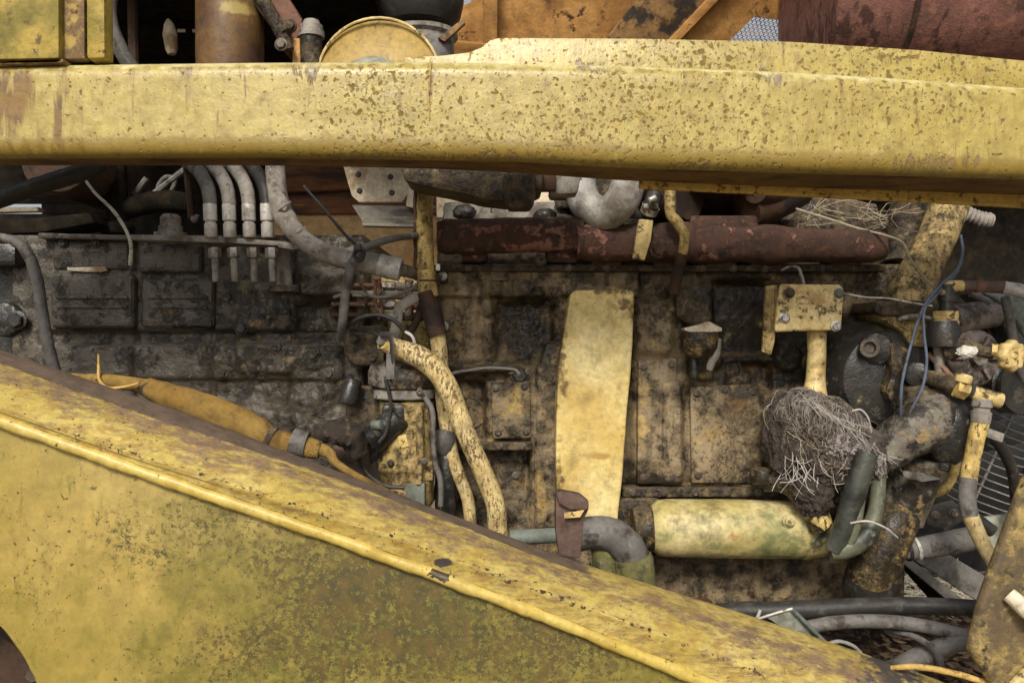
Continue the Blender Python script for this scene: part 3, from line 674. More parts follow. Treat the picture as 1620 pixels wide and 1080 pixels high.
O('rib', hpoly([(1250, -140), (1272, -140), (955, 190), (939, 190)], .02, .035, .003), m_hood, HD)
O('upright', hpoly([(765, -140), (788, -140), (786, 190), (764, 190)], .02, .04, .004), m_hood, HD)
O('cross_rail', hpoly([(700, 64), (790, 72), (790, 84), (700, 78)], .02, .05, .003), m_hood, HD)
LD = T('canopy_shade', 'dark sheet added over the canister to shade the parts there', 'shade sheet')
O('sheet', rbox((-.86, 1.96, H+.715), (1.18, .84, .012), bev=.002), m_dark, LD)  # added sheet, set low to throw the upper left parts into shadow
O('stiffener', rbox((-.86, 1.9, H+.70), (1.1, .03, .02), bev=.002), m_dark, LD)
# perforated vent, real holes
def perforated(c00, c10, c11, c01, nu, nv, fr=.36, t=.003):
    V = []; Fc = []
    def q(u, v): return c00.lerp(c10, u).lerp(c01.lerp(c11, u), v)
    for j in range(nv):
        for i in range(nu):
            o = len(V); n = 8
            cu, cv = (i+.5)/nu, (j+.5)/nv
            for k in range(n):
                a = 2*math.pi*(k+.5)/n; m_ = max(abs(math.cos(a)), abs(math.sin(a)))
                V.append(q(cu+.5/nu*math.cos(a)/m_, cv+.5/nv*math.sin(a)/m_))
            for k in range(n):
                a = 2*math.pi*(k+.5)/n; V.append(q(cu+fr/nu*math.cos(a), cv+fr/nv*math.sin(a)))
            for k in range(n): V.append(V[o+n+k]-hn*t)
            for k in range(n):
                Fc.append([o+k, o+(k+1) % n, o+n+(k+1) % n, o+n+k]); Fc.append([o+n+k, o+n+(k+1) % n, o+2*n+(k+1) % n, o+2*n+k])
    return V, Fc
O('perforated_vent', perforated(onhood(1192, 27), onhood(1264, 36), onhood(1232, 68), onhood(1152, 68), 11, 7, .43), m_hoodrib, HD, smooth=False)
O('perforated_vent', perforated(onhood(1262, 48), onhood(1276, 50), onhood(1272, 69), onhood(1252, 69), 3, 4), m_hoodrib, HD, smooth=False)
# ================================================================== ENGINE
E = T('engine_block', 'grimy dark brown engine block caked in oil and flaking yellow paint', 'engine block')
def box_(x, y, x0, y0, x1, y1, s=6):
    f = lambda a, lo, hi: max(0, min(1, (a-lo)/s+.5))*max(0, min(1, (hi-a)/s+.5))
    return f(x, x0, x1)*f(y, y0, y1)
def sm(t): return t*t*(3-2*t)
def disc_(x, y, cx, cy, r, s=5): return max(0, min(1, (r-math.hypot(x-cx, y-cy))/s+.5))
def blockh(x, y):
    h = 0
    h += .020*sm(box_(x, y, 690, 428, 1010, 470, 6))
    h += .008*sm(box_(x, y, 742, 424, 803, 444, 4))
    h += .012*sm(box_(x, y, 764, 440, 778, 500, 8))
    h += .012*sm(box_(x, y, 700, 470, 772, 575, 14))*(.6+.4*math.sin(x*.12))
    h -= .026*sm(box_(x, y, 784, 478, 876, 574, 12))
    h += .016*sm(box_(x, y, 1092, 470, 1128, 600, 8))
    h -= .02*sm(box_(x, y, 1150, 575, 1220, 620, 10))
    h -= .022*sm(box_(x, y, 706, 602, 766, 700, 12))
    h -= .02*sm(box_(x, y, 780, 700, 838, 780, 10))
    h += .014*sm(box_(x, y, 690, 700, 838, 712, 5))
    h += .012*sm(box_(x, y, 1075, 762, 1230, 774, 5))
    h += .014*sm(box_(x, y, 690, 578, 835, 592, 5))
    h += .010*sm(disc_(x, y, 822, 594, 20, 6))
    h += .012*sm(box_(x, y, 770, 610, 870, 690, 20))
    h += .014*sm(box_(x, y, 838, 560, 885, 840, 14))
    h += .008*sm(box_(x, y, 760, 720, 830, 780, 14))
    h += .012*sm(box_(x, y, 990, 470, 1060, 560, 16))
    h += .022*sm(box_(x, y, 1000, 480, 1090, 765, 20))
    h -= .03*sm(box_(x, y, 1128, 445, 1225, 560, 14))
    h += .018*sm(box_(x, y, 1040, 600, 1075, 770, 14))
    h += .02*sm(box_(x, y, 1090, 620, 1200, 760, 22))
    h -= .02*sm(box_(x, y, 985, 768, 1070, 792, 6))
    h += .02*sm(box_(x, y, 980, 795, 1060, 880, 10))
    h += .02*sm(disc_(x, y, 1210, 690, 45, 18))
    h -= .04*sm(box_(x, y, 1335, 520, 1430, 760, 20))
    for cx, cy, r in ((712, 545, 14), (850, 470, 12), (1070, 480, 16), (1170, 600, 20), (1010, 590, 12), (1130, 570, 12), (1245, 565, 22), (1180, 760, 16)):
        h += .010*sm(disc_(x, y, cx, cy, r, 8))
    p = Vector((x*.01, y*.01, 0))
    h += .006*fbm(p, 1.5, 4)+.0025*fbm(p, 9, 3)+.0012*fbm(p, 24, 2)
    return h
O('casting', hf(688, 418, 1430, 960, 1.675, 3.0, blockh, .35), m_block, E, angle=80)
O('head_gasket_flange', roughen(densify(slab(686, 419, 1402, 429, 1.64, .1, .002), 6), .002, 60), m_oilybrown, E)
for (x, y, r, mt) in ((828, 453, 6.5, m_boltd), (700, 436, 6, m_boltb), (702, 516, 6, m_boltb), (822, 593, 12, m_oily), (816, 752, 5, m_boltd), (750, 434, 5, m_oilybrown), (867, 478, 5, m_oilybrown), (1068, 470, 6, m_oilybrown), (1095, 505, 5, m_oily), (1372, 427, 6, m_boltd)):
    bolt(E, x, y, 1.675-blockh(x, y)-.001 if x < 1400 else 1.65, r, mt)
O('washer_plate', slab(690, 424, 710, 450, 1.652, .012, .004), m_oilybrown, E)
O('label_plate', prism([(742, 426), (803, 427), (803, 442), (798, 445), (742, 443)], 1.646, .01, .003), m_oilybrown, E)
O('oil_rail', roughen(tube([(690, 584, 1.655), (760, 583, 1.65), (830, 582, 1.655)], [6, 7, 6], seg=10), .002, 50), m_oilybrown, E)
O('cylinder_head', roughen(densify(slab(692, 346, 1396, 420, 1.72, .3, .008), 5), .004, 30), m_oilybrown, E)
O('rocker_cover', roughen(densify(slab(700, 318, 1080, 352, 1.80, .18, .012), 3), .003, 30), m_greydust, E)
O('oil_pan', hf(1055, 880, 1322, 950, 1.70, 4, lambda x, y: .012*fbm(Vector((x*.01, y*.01, 3)), 1.6, 3)+.003*fbm(Vector((x*.01, y*.01, 3)), 12, 3)+.02*(1-(y-880)/85), .28), m_oilybrown, E, angle=80)
O('pan_drain', cyl((1105, 960, 1.66), (1105, 948, 1.66), 22), m_turbo, E)
for (x, y, r) in ((742, 652, 24), (735, 745, 20), (1150, 585, 20)):
    cp = O('core_plug', lathew([(0, r*1.15*K(1.65)), (.006, r*1.12*K(1.65)), (.006, r*K(1.65)), (.002, r*.92*K(1.65)), (.003, r*.3*K(1.65))], P(x, y, 1.675-blockh(x, y)+.002), (0, -1, 0), 28), m_block, E)
for (q, dd, bl_) in (([(1010, 570), (1070, 566), (1074, 764), (1008, 766)], 1.640, ((1018, 580), (1062, 576), (1018, 755), (1064, 754))),
                ([(1092, 612), (1200, 608), (1206, 750), (1190, 764), (1094, 764)], 1.642, ((1102, 622), (1190, 620), (1104, 752), (1188, 750), (1146, 616))),
                ([(776, 606), (838, 602), (840, 692), (780, 694)], 1.650, ((784, 614), (830, 611), (788, 684), (832, 683)))):
    ip = O('inspection_plate', roughen(densify(prism(q, dd, .03, .004), 4), .002, 40), m_block, E)
    for bx, by in bl_: bolt(ip, bx, by, dd-.001, 4.6, m_boltd)
O('side_rail', roughen(densify(slab(690, 700, 842, 712, 1.640, .03, .003), 4), .0015, 50), m_oilybrown, E)
for bx in (706, 748, 790, 826): bolt(E, bx, 706, 1.639, 4.6, m_boltd)
O('sump_flange', roughen(densify(slab(985, 772, 1330, 786, 1.632, .05, .003), 5), .0018, 40), m_oilybrown, E)
for bx in (1000, 1050, 1100, 1150, 1200): bolt(E, bx, 779, 1.631, 5, m_boltd)
for bx in (900, 960, 1110, 1160, 1210, 1300): bolt(E, bx, 424, 1.639, 5, m_boltd)
# lumps and brackets on the block (right of the cover)
fb = T('fuel_filter_head', 'pale edged filter bracket with tan bowl on the engine block', 'filter')
O('bracket', roughen(densify(prism([(1070, 455), (1130, 448), (1120, 485), (1130, 505), (1100, 520), (1070, 500)], 1.62, .06, .008), 3), .006, 40), m_oilybrown, fb)
O('pale_flap', prism([(1082, 519), (1108, 513), (1122, 508), (1143, 519), (1142, 524), (1100, 528), (1084, 523)], 1.588, .03, .0015), m_creamw, fb)
O('bowl', lathew([(0, .012), (.006, .026), (.02, .034), (.04, .036), (.05, .034)], P(1107, 567, 1.605), (0, 0, 1), 24), m_blotchdark, fb)
O('drain_cock', roughen(tube([(1132, 535, 1.60), (1130, 560, 1.60), (1122, 585, 1.605)], [10, 9, 5]), .002, 60), m_greydust, fb)
O('stem', cyl((1098, 600, 1.62), (1098, 560, 1.62), 7), m_oily, fb)
# oil cooler housing : the tall yellow cover
OC = T('tall_yellow_cover', 'tall pale yellow slab shaped cover on the engine block', 'cover')
def coverg():
    pts = [(902, 465), (910, 458), (997, 458), (1004, 465), (1001, 545), (990, 690), (977, 832), (882, 832), (879, 700), (883, 580)]
    g = roughen(densify(prism(pts, 1.604, .08, .017, 4), 5), .003, 14)
    return g
O('shell', coverg(), m_cover, OC, angle=50)
O('base_flange', roughen(densify(prism([(862, 540), (940, 540), (940, 838), (846, 838), (846, 600)], 1.648, .05, .012, 3), 5), .005, 24), m_block, OC)
O('mount_foot', roughen(densify(prism([(975, 790), (1045, 790), (1050, 880), (985, 882), (972, 850)], 1.618, .06, .008), 4), .005, 40), m_blotchdark, OC)
# horizontal oil cooler tube
CT = T('oil_cooler', 'fat pale yellow green horizontal cooler cylinder below the block', 'cooler')
a_ = P(1030, 834, 1.60); L_ = (P(1305, 838, 1.60)-a_).length
O('drum', lathew([(0, .040), (.012, .051), (.03, .0535), (L_*.5, .0545), (L_-.03, .053), (L_-.008, .050), (L_, .043)], a_, P(1305, 838, 1.60)-a_, 36), m_cooler, CT)
O('neck', cyl((1000, 838, 1.60), (1036, 836, 1.60), 36), m_blotchdark, CT)
bolt(CT, 1248, 824, 1.548, 8, m_cooler)
O('end_band', lathew([(0, .0535), (.001, .0555), (.009, .0555), (.010, .0535)], P(1268, 837, 1.60), P(1305, 838, 1.60)-a_, 36, cap=False), m_cooler, CT)
# cream connectors above the cooler near the nest
cn = T('brass_union', 'lumpy tan pipe union on top of the cooler beside the nest', 'union')
O('collar', roughen(cyl((1206, 765, 1.57), (1206, 740, 1.57), 20), .002, 60), m_blotchdark, cn)
O('elbow', roughen(tube([(1206, 760, 1.57), (1235, 758, 1.56), (1262, 775, 1.55), (1285, 806, 1.54), (1300, 835, 1.54)], [17, 19, 18, 20, 17]), .004, 40), m_blotchdark, cn)
O('hex_nut', lathew([(0, .018), (.03, .018)], P(1262, 742, 1.55), (.3, 0, 1), 6), m_pipe, cn)
O('tail', roughen(tube([(1275, 730, 1.55), (1284, 762, 1.55), (1300, 800, 1.545)], [18, 16, 14]), .003, 50), m_turbo, cn)
O('orange_cap', roughen(tube([(1282, 808, 1.535), (1308, 832, 1.53)], [16, 12]), .002, 50), m_pipe, cn)
# ---------------- exhaust manifold
X = T('exhaust_manifold', 'long rust red exhaust manifold bolted along the cylinder head', 'manifold')
def mansec(x0, x1, yc, r, bulges=()):
    pts = []; rr = []
    n = max(4, int((x1-x0)/12))
    for i in range(n+1):
        x = lerp(x0, x1, i/n); k = min(1, (x-x0)/16, (x1-x)/16)
        q = r*(.82+.18*math.sqrt(max(0, 1-(1-k)**2)))
        for bx, bw, bh in bulges: q += bh*math.exp(-((x-bx)/bw)**2)
        pts.append(P(x, yc+1.5*math.sin(x*.02), 1.625)); rr.append(q*K(1.625))
    g = tubew(pts, rr, seg=28, spline=False)
    # squarish section
    out = []
    cz = P(0, yc, 1.625).z
    for v in g[0]:
        dy, dz = v.y-1.625, v.z-cz
        a = math.atan2(dz, dy); s = 1/max(abs(math.cos(a)), abs(math.sin(a)))
        k = lerp(1, s, .42); out.append(Vector((v.x, 1.625+dy*k, cz+dz*k)))
    return roughen((out, g[1]), .0035, 32)
ms = O('section', mansec(693, 922, 373, 28), m_mani, X)
O('section', mansec(912, 1100, 383, 28, [(960, 30, 3), (1070, 40, 4)]), m_mani, X)
O('section', mansec(1085, 1396, 388, 26, [(1120, 40, 3), (1215, 34, 6)]), m_mani, X)
for x, y in ((745, 398), (890, 400), (960, 405), (1060, 408), (1140, 410), (1215, 412), (1340, 405)):
    O('port', roughen(densify(slab(x-26, y-12, x+26, y+16, 1.635, .07, .012), 2), .003, 40), m_mani, X)
for x, y in ((724, 408), (856, 412), (1115, 398), (1372, 405)): bolt(ms, x, y, 1.632, 7, m_boltd, h=1.2, sock=(y > 405))
for x, y in ((1042, 393),): bolt(X, x, y, 1.58, 12, m_mani)
bolt(X, 1113, 393, 1.586, 8, m_mani)
O('joint_band', tubew([P(917, 378, 1.625)-Vector((.006, 0, 0)), P(917, 378, 1.625)+Vector((.006, 0, 0))], .0395, seg=24, spline=False), m_mani, X)
# turbo
TB = T('turbocharger', 'rust orange turbocharger housing tucked under the beam', 'turbocharger')
O('housing', roughen(lathew([(0, .05), (.01, .075), (.03, .088), (.06, .088), (.08, .075), (.09, .05)], P(1135, 296, 1.66), (-.1, -.15, 1), 32), .003, 30), m_turbo, TB)
O('volute', roughen(tubew([P(1135, 300, 1.70)+Vector((math.cos(a)*.11, math.sin(a)*.09, -.01)) for a in [R(t) for t in range(-60, 250, 24)]], [lerp(.03, .06, i/12) for i in range(13)], seg=16, n=3), .003, 40), m_darkrust, TB)
O('outlet', roughen(tube([(1180, 330, 1.66), (1215, 315, 1.68), (1255, 290, 1.72)], [34, 38, 40]), .003, 40), m_darkrust, TB)
O('foot', slab(1090, 340, 1200, 366, 1.64, .08, .008), m_mani, TB)
# grey elbow
EL = T('intake_elbow', 'smooth grey cast elbow pipe curving up under the beam', 'pipe')
O('bend', tube([(918, 270, 1.66), (918, 300, 1.65), (930, 326, 1.62), (957, 338, 1.60), (982, 320, 1.58), (994, 290, 1.58), (1000, 245, 1.58)], [26, 26, 26, 27, 27, 27, 27], seg=24, n=8), m_alu, EL)
O('flange', slab(870, 276, 922, 310, 1.62, .06, .006), m_greydust, EL)
O('rear_block', roughen(densify(slab(880, 256, 1010, 330, 1.74, .10, .008), 2), .003, 40), m_oilybrown, EL)
# hose clamp + yellow strap
CL = T('hose_clamp', 'bright steel hose clamp with screw beside the grey elbow', 'clamp')
O('band', tube([(1024, 338, 1.59), (1030, 325, 1.58), (1036, 308, 1.585)], [13, 13, 13], seg=18), m_rubber, CL)
O('strap', tube([(1026, 336, 1.588), (1030, 326, 1.58)], [14.5, 14.5], seg=18), m_boltb, CL)
O('screw', cyl((1026, 318, 1.55), (1038, 312, 1.55), 5), m_boltb, CL)
O('lug', slab(1018, 322, 1042, 330, 1.562, .02, .002), m_steel, CL)
YS = O('paint_strap', prism([(1011, 346), (1034, 348), (1030, 380), (1020, 412), (1001, 409), (1006, 375)], 1.565, .012, .003), m_cream, label='flat yellow painted strap hanging in front of the manifold', cat='strap')
BH = T('drip_pipe', 'thin rusty pipe with yellow paint flakes hanging down over the manifold', 'pipe')
O('tube', tube([(1060, 296, 1.56), (1060, 320, 1.56), (1062, 340, 1.56), (1075, 356, 1.56), (1083, 372, 1.56), (1081, 395, 1.565), (1074, 425, 1.58), (1068, 455, 1.60)], [9, 9, 9, 9, 8.5, 8, 7, 6], seg=14, rough=.002, rs=90), m_stand, BH)
O('sleeve', tube([(1079, 400, 1.565), (1074, 425, 1.58), (1066, 462, 1.60)], [8.5, 9, 9], rough=.002), m_darkrust, BH)
# dark bracket under the beam
BR = T('underslung_bracket', 'dark greasy casting with two stubby lugs hanging under the beam', 'bracket')
O('body', roughen(densify(prism([(632, 262), (860, 262), (858, 300), (800, 318), (765, 316), (720, 304), (660, 292), (640, 286)], 1.45, .10, .008), 3), .004, 30), m_oilybrown, BR)
O('lug', prism([(795, 274), (848, 274), (846, 318), (838, 329), (805, 329), (797, 318)], 1.43, .05, .006), m_oilybrown, BR)
O('lug', prism([(874, 272), (920, 272), (914, 306), (868, 308)], 1.50, .05, .006), m_greydust, BR)
O('web', slab(845, 275, 880, 300, 1.48, .03, .003), m_darkrust, BR)
# white four-hole plate and grey plate
FP = T('four_hole_plate', 'cream plate with four bolt holes hanging behind the beam', 'plate')
fpp = O('plate', prism([(536, 240), (664, 240), (652, 300), (636, 320), (568, 320), (556, 310)], 1.75, .012, .004), m_creamw, FP)
for x, y in ((567, 276), (618, 280), (569, 302), (620, 305)): bolt(fpp, x, y, 1.75, 3.6, m_boltd, name='bolt')
O('side_web', prism([(650, 262), (672, 262), (660, 330), (642, 326)], 1.74, .02, .003), m_creamw, FP)
GP = T('streaked_plate', 'streaky grey folded plate below the four hole plate', 'plate')
O('plate', prism([(556, 324), (664, 326), (664, 356), (574, 352)], 1.76, .01, .002), m_greyplate, GP)
O('fold', prism([(572, 352), (664, 355), (664, 359), (574, 357)], 1.755, .03, .001), m_greyplate, GP)
# rocker cover studs, small items on the head
for i, (x, y, r, lab) in enumerate(((767, 330, 13, 'grey capped stud on the rocker cover beside the yellow stand pipe'), (888, 332, 13, 'dark capped stud on the rocker cover beside the grey elbow'))):
    s_ = T('cover_stud', lab, 'stud', 'capped studs on the rocker cover')
    O('nut', lathew([(0, .016), (.022, .016), (.026, .013)], P(x, y+12, 1.77), (0, 0, 1), 6), m_boltd if i else m_greydust, s_)
    O('seat', roughen(lathew([(0, .026), (.008, .026), (.012, .018)], P(x, y+18, 1.77), (0, 0, 1), 16), .002, 60), m_greydust, s_)
for i, (x, y) in enumerate(((735, 336), (862, 342))):
    O('gasket_lump', blob(P(x, y, 1.72), (.024, .02, .016), .3), m_oily, label=['black gasket lump on the head beside the stand pipe', 'black gasket lump on the head beside the grey elbow'][i], cat='gasket', group='gasket lumps on the head')
# ================================================================== TRANSMISSION (left)
TR = T('transmission', 'encrusted grey black transmission casing with ribbed raised panels', 'transmission')
def transh(x, y):
    h = 0; p = Vector((x*.01, y*.01, 7))
    h += .006*sm(box_(x, y, 70, 432, 470, 524, 6))
    h -= .010*sm(box_(x, y, 60, 524, 545, 546, 6))
    h += .010*sm(box_(x, y, 92, 546, 545, 600, 6))
    for gx in (213, 336, 465): h -= .010*max(0, 1-abs(x-gx)/6)
    for cx, cy, r, a in ((470, 470, 40, .02), (400, 500, 30, .012), (520, 540, 36, .018), (450, 570, 40, .012), (360, 560, 30, .01), (490, 600, 40, .016), (395, 450, 22, .012), (548, 600, 30, .02), (510, 660, 40, .02), (430, 640, 40, .015)):
        h += a*sm(disc_(x, y, cx, cy, r, r*1.2))
    k = max(0, min(1, (x-300)/150))
    h += .02*k*sm(box_(x, y, 480, 430, 560, 470, 12))+.016*k*sm(box_(x, y, 380, 540, 470, 590, 10))-.02*k*sm(box_(x, y, 470, 480, 560, 530, 14))
    h += (.003+.010*k)*fbm(p, 2.2, 4)+(.0012+.0042*k)*fbm(p, 11, 3)+.0012*fbm(p, 26, 2)
    return h
O('casing', hf(20, 372, 575, 1000, 1.655, 3.2, transh, .5), m_trans, TR, angle=80)
for xx in (100, 150, 232, 300, 352, 410): bolt(TR, xx, 384+(xx-60)*.01, 1.648, 6, m_trans)
for xx, yy in ((360, 470), (382, 520), (440, 548), (496, 560), (350, 590), (520, 590)): bolt(TR, xx, yy, 1.655-transh(xx, yy)+.002, 8, m_trans)
def enc(g, a=.0013): return roughen(densify(g, 5), a, 90)
for (x0, y0, x1, y1, dd) in ((82, 380, 204, 428, 1.650), (78, 436, 211, 519, 1.630), (217, 386, 318, 432, 1.640), (222, 440, 338, 519, 1.638)):
    rp = O('raised_panel', enc(slab(x0, y0, x1, y1, dd, .03, .011, 3)), m_trans, TR)
    if y0 in (436, 440):
        for yy in (468, 483): O('ridge', enc(slab(x0+10, yy, x1-10, yy+5, dd-.004, .012, .0025), .0015), m_trans, rp)
O('top_ledge', enc(prism([(60, 368), (215, 372), (215, 380), (60, 377)], 1.63, .2, .003)), m_trans, TR)
O('pale_chip', prism([(106, 423), (166, 422), (170, 428), (158, 431), (106, 428)], 1.643, .006, .001), m_creamw, TR)
O('end_housing', roughen(densify(prism([(-120, 384), (26, 384), (26, 420), (60, 480), (60, 580), (-120, 560)], 1.70, .3, .01), 4), .006, 24), m_oily, TR)
O('cast_block', enc(slab(-60, 388, 24, 420, 1.62, .08, .008)), m_oily, TR)
O('boss', roughen(lathew(roundprof(.05, .035, .012), P(28, 506, 1.69), (0, -1, 0), 20), .003, 40), m_oily, TR)
bolt(TR, 28, 507, 1.64, 12, m_oily)
# breather cap
bc = T('breather', 'dusty grey ribbed breather cap on top of the transmission', 'breather')
O('cap', lathew([(0, .022), (.012, .022), (.013, .019), (.028, .019), (.034, .014), (.035, .004)], P(270, 368, 1.62), (0, 0, 1), 18), m_greydust, bc)
O('base', roughen(lathew([(0, .03), (.008, .03), (.009, .024)], P(270, 375, 1.62), (0, 0, 1), 16), .002, 60), m_greydust, bc)
# bulkhead bracket
BK = T('bulkhead_bracket', 'dusty flat steel bracket carrying the four hose fittings', 'bracket')
O('strip', prism([(206, 371), (330, 373), (475, 384), (475, 390), (330, 383), (206, 379)], 1.56, .05, .0015), m_greydust, BK)
O('tab', prism([(440, 384), (476, 383), (476, 393), (462, 395), (440, 391)], 1.553, .008, .001), m_steel, BK)
# four hoses with ferrules
names = ['leftmost hose beside the rusty rod', 'second hose from the rusty rod', 'third hose from the rusty rod', 'hose nearest the thick grey conduit']
hx = [(334, 1.55, m_rubgrey), (364, 1.555, m_hosepale), (395, 1.56, m_hosepale), (424, 1.565, m_rubber)]
lab = ['dark grey hydraulic hose on the bulkhead bracket, farthest from the thick conduit', 'pale hydraulic hose on the bulkhead bracket next to the dark grey one',
       'pale hydraulic hose on the bulkhead bracket next to the black one', 'black hydraulic hose on the bulkhead bracket beside the thick conduit']
for i, (x, d, mt) in enumerate(hx):
    h_ = T('hydraulic_hose', lab[i], 'hose', 'hydraulic hoses on the bulkhead bracket')
    O('hose', tube([(x-64, 236, d+.12), (x-46, 250, d+.10), (x-22, 268, d+.05), (x-6, 295, d+.01), (x-1, 325, d)], [11, 11, 11, 11, 10.5], seg=14), mt, h_)
    r = K(d)
    O('ferrule', lathew([(0, 8.5*r), (2*r, 10*r), (22*r, 10*r), (23*r, 8*r), (26*r, 8*r), (27*r, 10.5*r), (52*r, 10.5*r), (55*r, 9*r)], P(x, 376, d), (-.04, .0, 1), 18), m_ferr, h_)
    O('hex_nut', lathew([(0, 9*r), (3*r, 10*r), (14*r, 10*r), (16*r, 9*r)], P(x+6, 408, d), (-.05, 0, 1), 6), m_steel, h_)
    O('stub', cyl((x+8, 446, d), (x+5, 392, d), 5.5), m_greydust, h_)
# thin rods left of the hoses
RR_ = T('rusty_rod', 'slim rusty upright rod beside the hydraulic hoses', 'rod')
O('shaft', tube([(294, 262, 1.66), (298, 300, 1.66), (302, 345, 1.66)], 5, seg=8), m_darkrust, RR_)
O('hook', tube([(302, 340, 1.66), (308, 350, 1.655), (312, 340, 1.65)], 3.5, seg=8), m_greydust, RR_)
for i, (a, b, l) in enumerate((((212, 308, 1.9), (232, 282, 1.9), 'short dim linkage arm in the gloom behind the hoses'), ((236, 312, 1.85), (292, 268, 1.85), 'long dim linkage arm in the gloom behind the hoses'))):
    O('linkage_arm', tube([a, b], [5, 5], seg=8, spline=False), m_rubgrey, label=l, cat='linkage', group='linkage arms behind the hoses')
dk = T('dark_column', 'dark steering column standing in the gloom behind the white wire', 'column')
O('shaft', tube([(182, 250, 1.85), (184, 310, 1.85), (186, 372, 1.85)], 17, seg=16), m_dark, dk)
O('collar', cyl((186, 372, 1.85), (186, 352, 1.85), 26), m_dark, dk)
cl = T('coil_linkage', 'dim looped cable and casting behind the breather cap', 'cable')
O('loop', tube([(258, 316, 1.88), (272, 300, 1.88), (276, 284, 1.88), (262, 280, 1.88), (250, 296, 1.88), (256, 314, 1.88)], 3.5, seg=8), m_rubgrey, cl)
O('base', roughen(tube([(200, 330, 1.86), (250, 318, 1.86), (300, 322, 1.86)], [16, 18, 16]), .004, 30), m_dark, cl)
# black hose top left, wires
O('coolant_hose', tube([(-40, 330, 1.42), (20, 308, 1.42), (80, 288, 1.42), (130, 272, 1.43), (175, 250, 1.46)], [14, 14, 14, 14, 14], seg=16, rough=.0008), m_rubber, label='thick black hose slanting up to the beam above the transmission', cat='hose')
O('white_wire', tube([(133, 282, 1.5), (150, 305, 1.5), (178, 332, 1.5), (198, 362, 1.5), (207, 388, 1.505), (206, 418, 1.53)], [2.2, 2.4, 2.6, 2.8, 3, 3], seg=8), m_white, label='loose off white wire dangling over the transmission casing', cat='wire')
O('battery_cable', tube([(-40, 372, 1.56), (20, 380, 1.56), (44, 402, 1.56), (58, 440, 1.56), (66, 490, 1.56), (76, 545, 1.56), (90, 600, 1.57)], [7, 8, 9, 9, 9, 9, 9], seg=12, rough=.001), m_rubgrey, label='dusty grey cable running down the end of the transmission', cat='cable')
O('floor_pan_lip', prism([(-200, 352), (60, 344), (140, 336), (150, 352), (60, 368), (-200, 376)], 1.75, .1, .004), m_dark, label='dark sheet lip above the transmission end', cat='sheet')
O('light_strip', prism([(-120, 330), (60, 327), (60, 334), (-120, 338)], 2.2, .03, .002), m_creamw, label='narrow cream strip glimpsed in the gloom above the transmission', cat='strip')
tk = T('round_tank', 'dim round tank end just below the beam', 'tank')
O('shell', roughen(lathew(roundprof(.3, .07, .02), P(90, 252, 1.72), (0, 1, 0), 28), .002, 20), m_darkrust, tk)
O('rim', lathew(roundprof(.02, .076, .005), P(90, 252, 1.76), (0, 1, 0), 28), m_darkrust, tk)
# grey pipe stub beside hoses (450,400-450)
PS = T('pale_stub_pipe', 'short pale dusty pipe rising from the transmission beside the conduit', 'pipe')
O('tube', roughen(tube([(450, 460, 1.62), (450, 430, 1.62), (446, 395, 1.62)], [13, 12, 12]), .002, 50), m_greydust, PS)
O('foot', roughen(lathew([(0, .03), (.012, .028), (.014, .018)], P(450, 462, 1.62), (0, 0, 1), 16), .002, 60), m_trans, PS)
# big conduit
CD = T('thick_conduit', 'thick grey cloth wrapped hose sweeping down to a crimped sleeve', 'hose')
O('hose', tube([(434, 236, 1.56), (436, 270, 1.56), (440, 310, 1.56), (452, 346, 1.55), (478, 378, 1.54), (515, 400, 1.53), (556, 413, 1.52), (585, 419, 1.52)], [15, 15, 15, 17, 15, 15, 15, 15], seg=18, rough=.0022, rs=60), m_hosepale, CD)
O('sleeve', tube([(574, 414, 1.52), (600, 419, 1.52), (634, 427, 1.52)], [17, 17, 17], seg=18), m_hosepale, CD)
O('collar', tube([(600, 419, 1.52), (634, 427, 1.52)], [18.5, 18.5], seg=18, spline=False), m_ferr, CD)
O('crimped_end', tube([(632, 426, 1.525), (655, 432, 1.575), (690, 442, 1.65)], [11, 10, 10], seg=14), m_steel, CD)
for t in ((446, 330), (470, 370)):
    O('tape_edge', tube([(t[0]-9, t[1]+8, 1.545), (t[0]+2, t[1]-3, 1.525), (t[0]+13, t[1]-10, 1.545)], 2.2, seg=6), m_hosepale, CD)
# strap and cable tie
O('black_cable', tube([(680, 370, 1.61), (655, 373, 1.55), (625, 377, 1.50), (592, 386, 1.49), (571, 397, 1.488), (557, 418, 1.488), (549, 448, 1.495), (545, 480, 1.50), (542, 510, 1.51), (538, 536, 1.56)], [5, 5, 5.5, 6, 7, 7.5, 7.5, 7.5, 7, 6], seg=12, rough=.0008), m_rubgrey, label='grey black cable looped over the thick conduit and hanging down', cat='cable')
ct = T('cable_tie', 'long black cable tie sticking up from the conduit', 'cable tie')
O('tail', tube([(480, 294, 1.50), (510, 328, 1.49), (545, 370, 1.48), (566, 390, 1.478)], [2, 2.5, 2.6, 2.8], seg=6), m_blackplastic, ct)
O('head', rbox(P(566, 392, 1.474), (.012, .012, .012), bev=.002), m_blackplastic, ct)
O('loop', tube([(566, 392, 1.472), (576, 398, 1.47), (572, 412, 1.475), (560, 405, 1.48), (566, 392, 1.474)], 3, seg=6), m_blackplastic, ct)
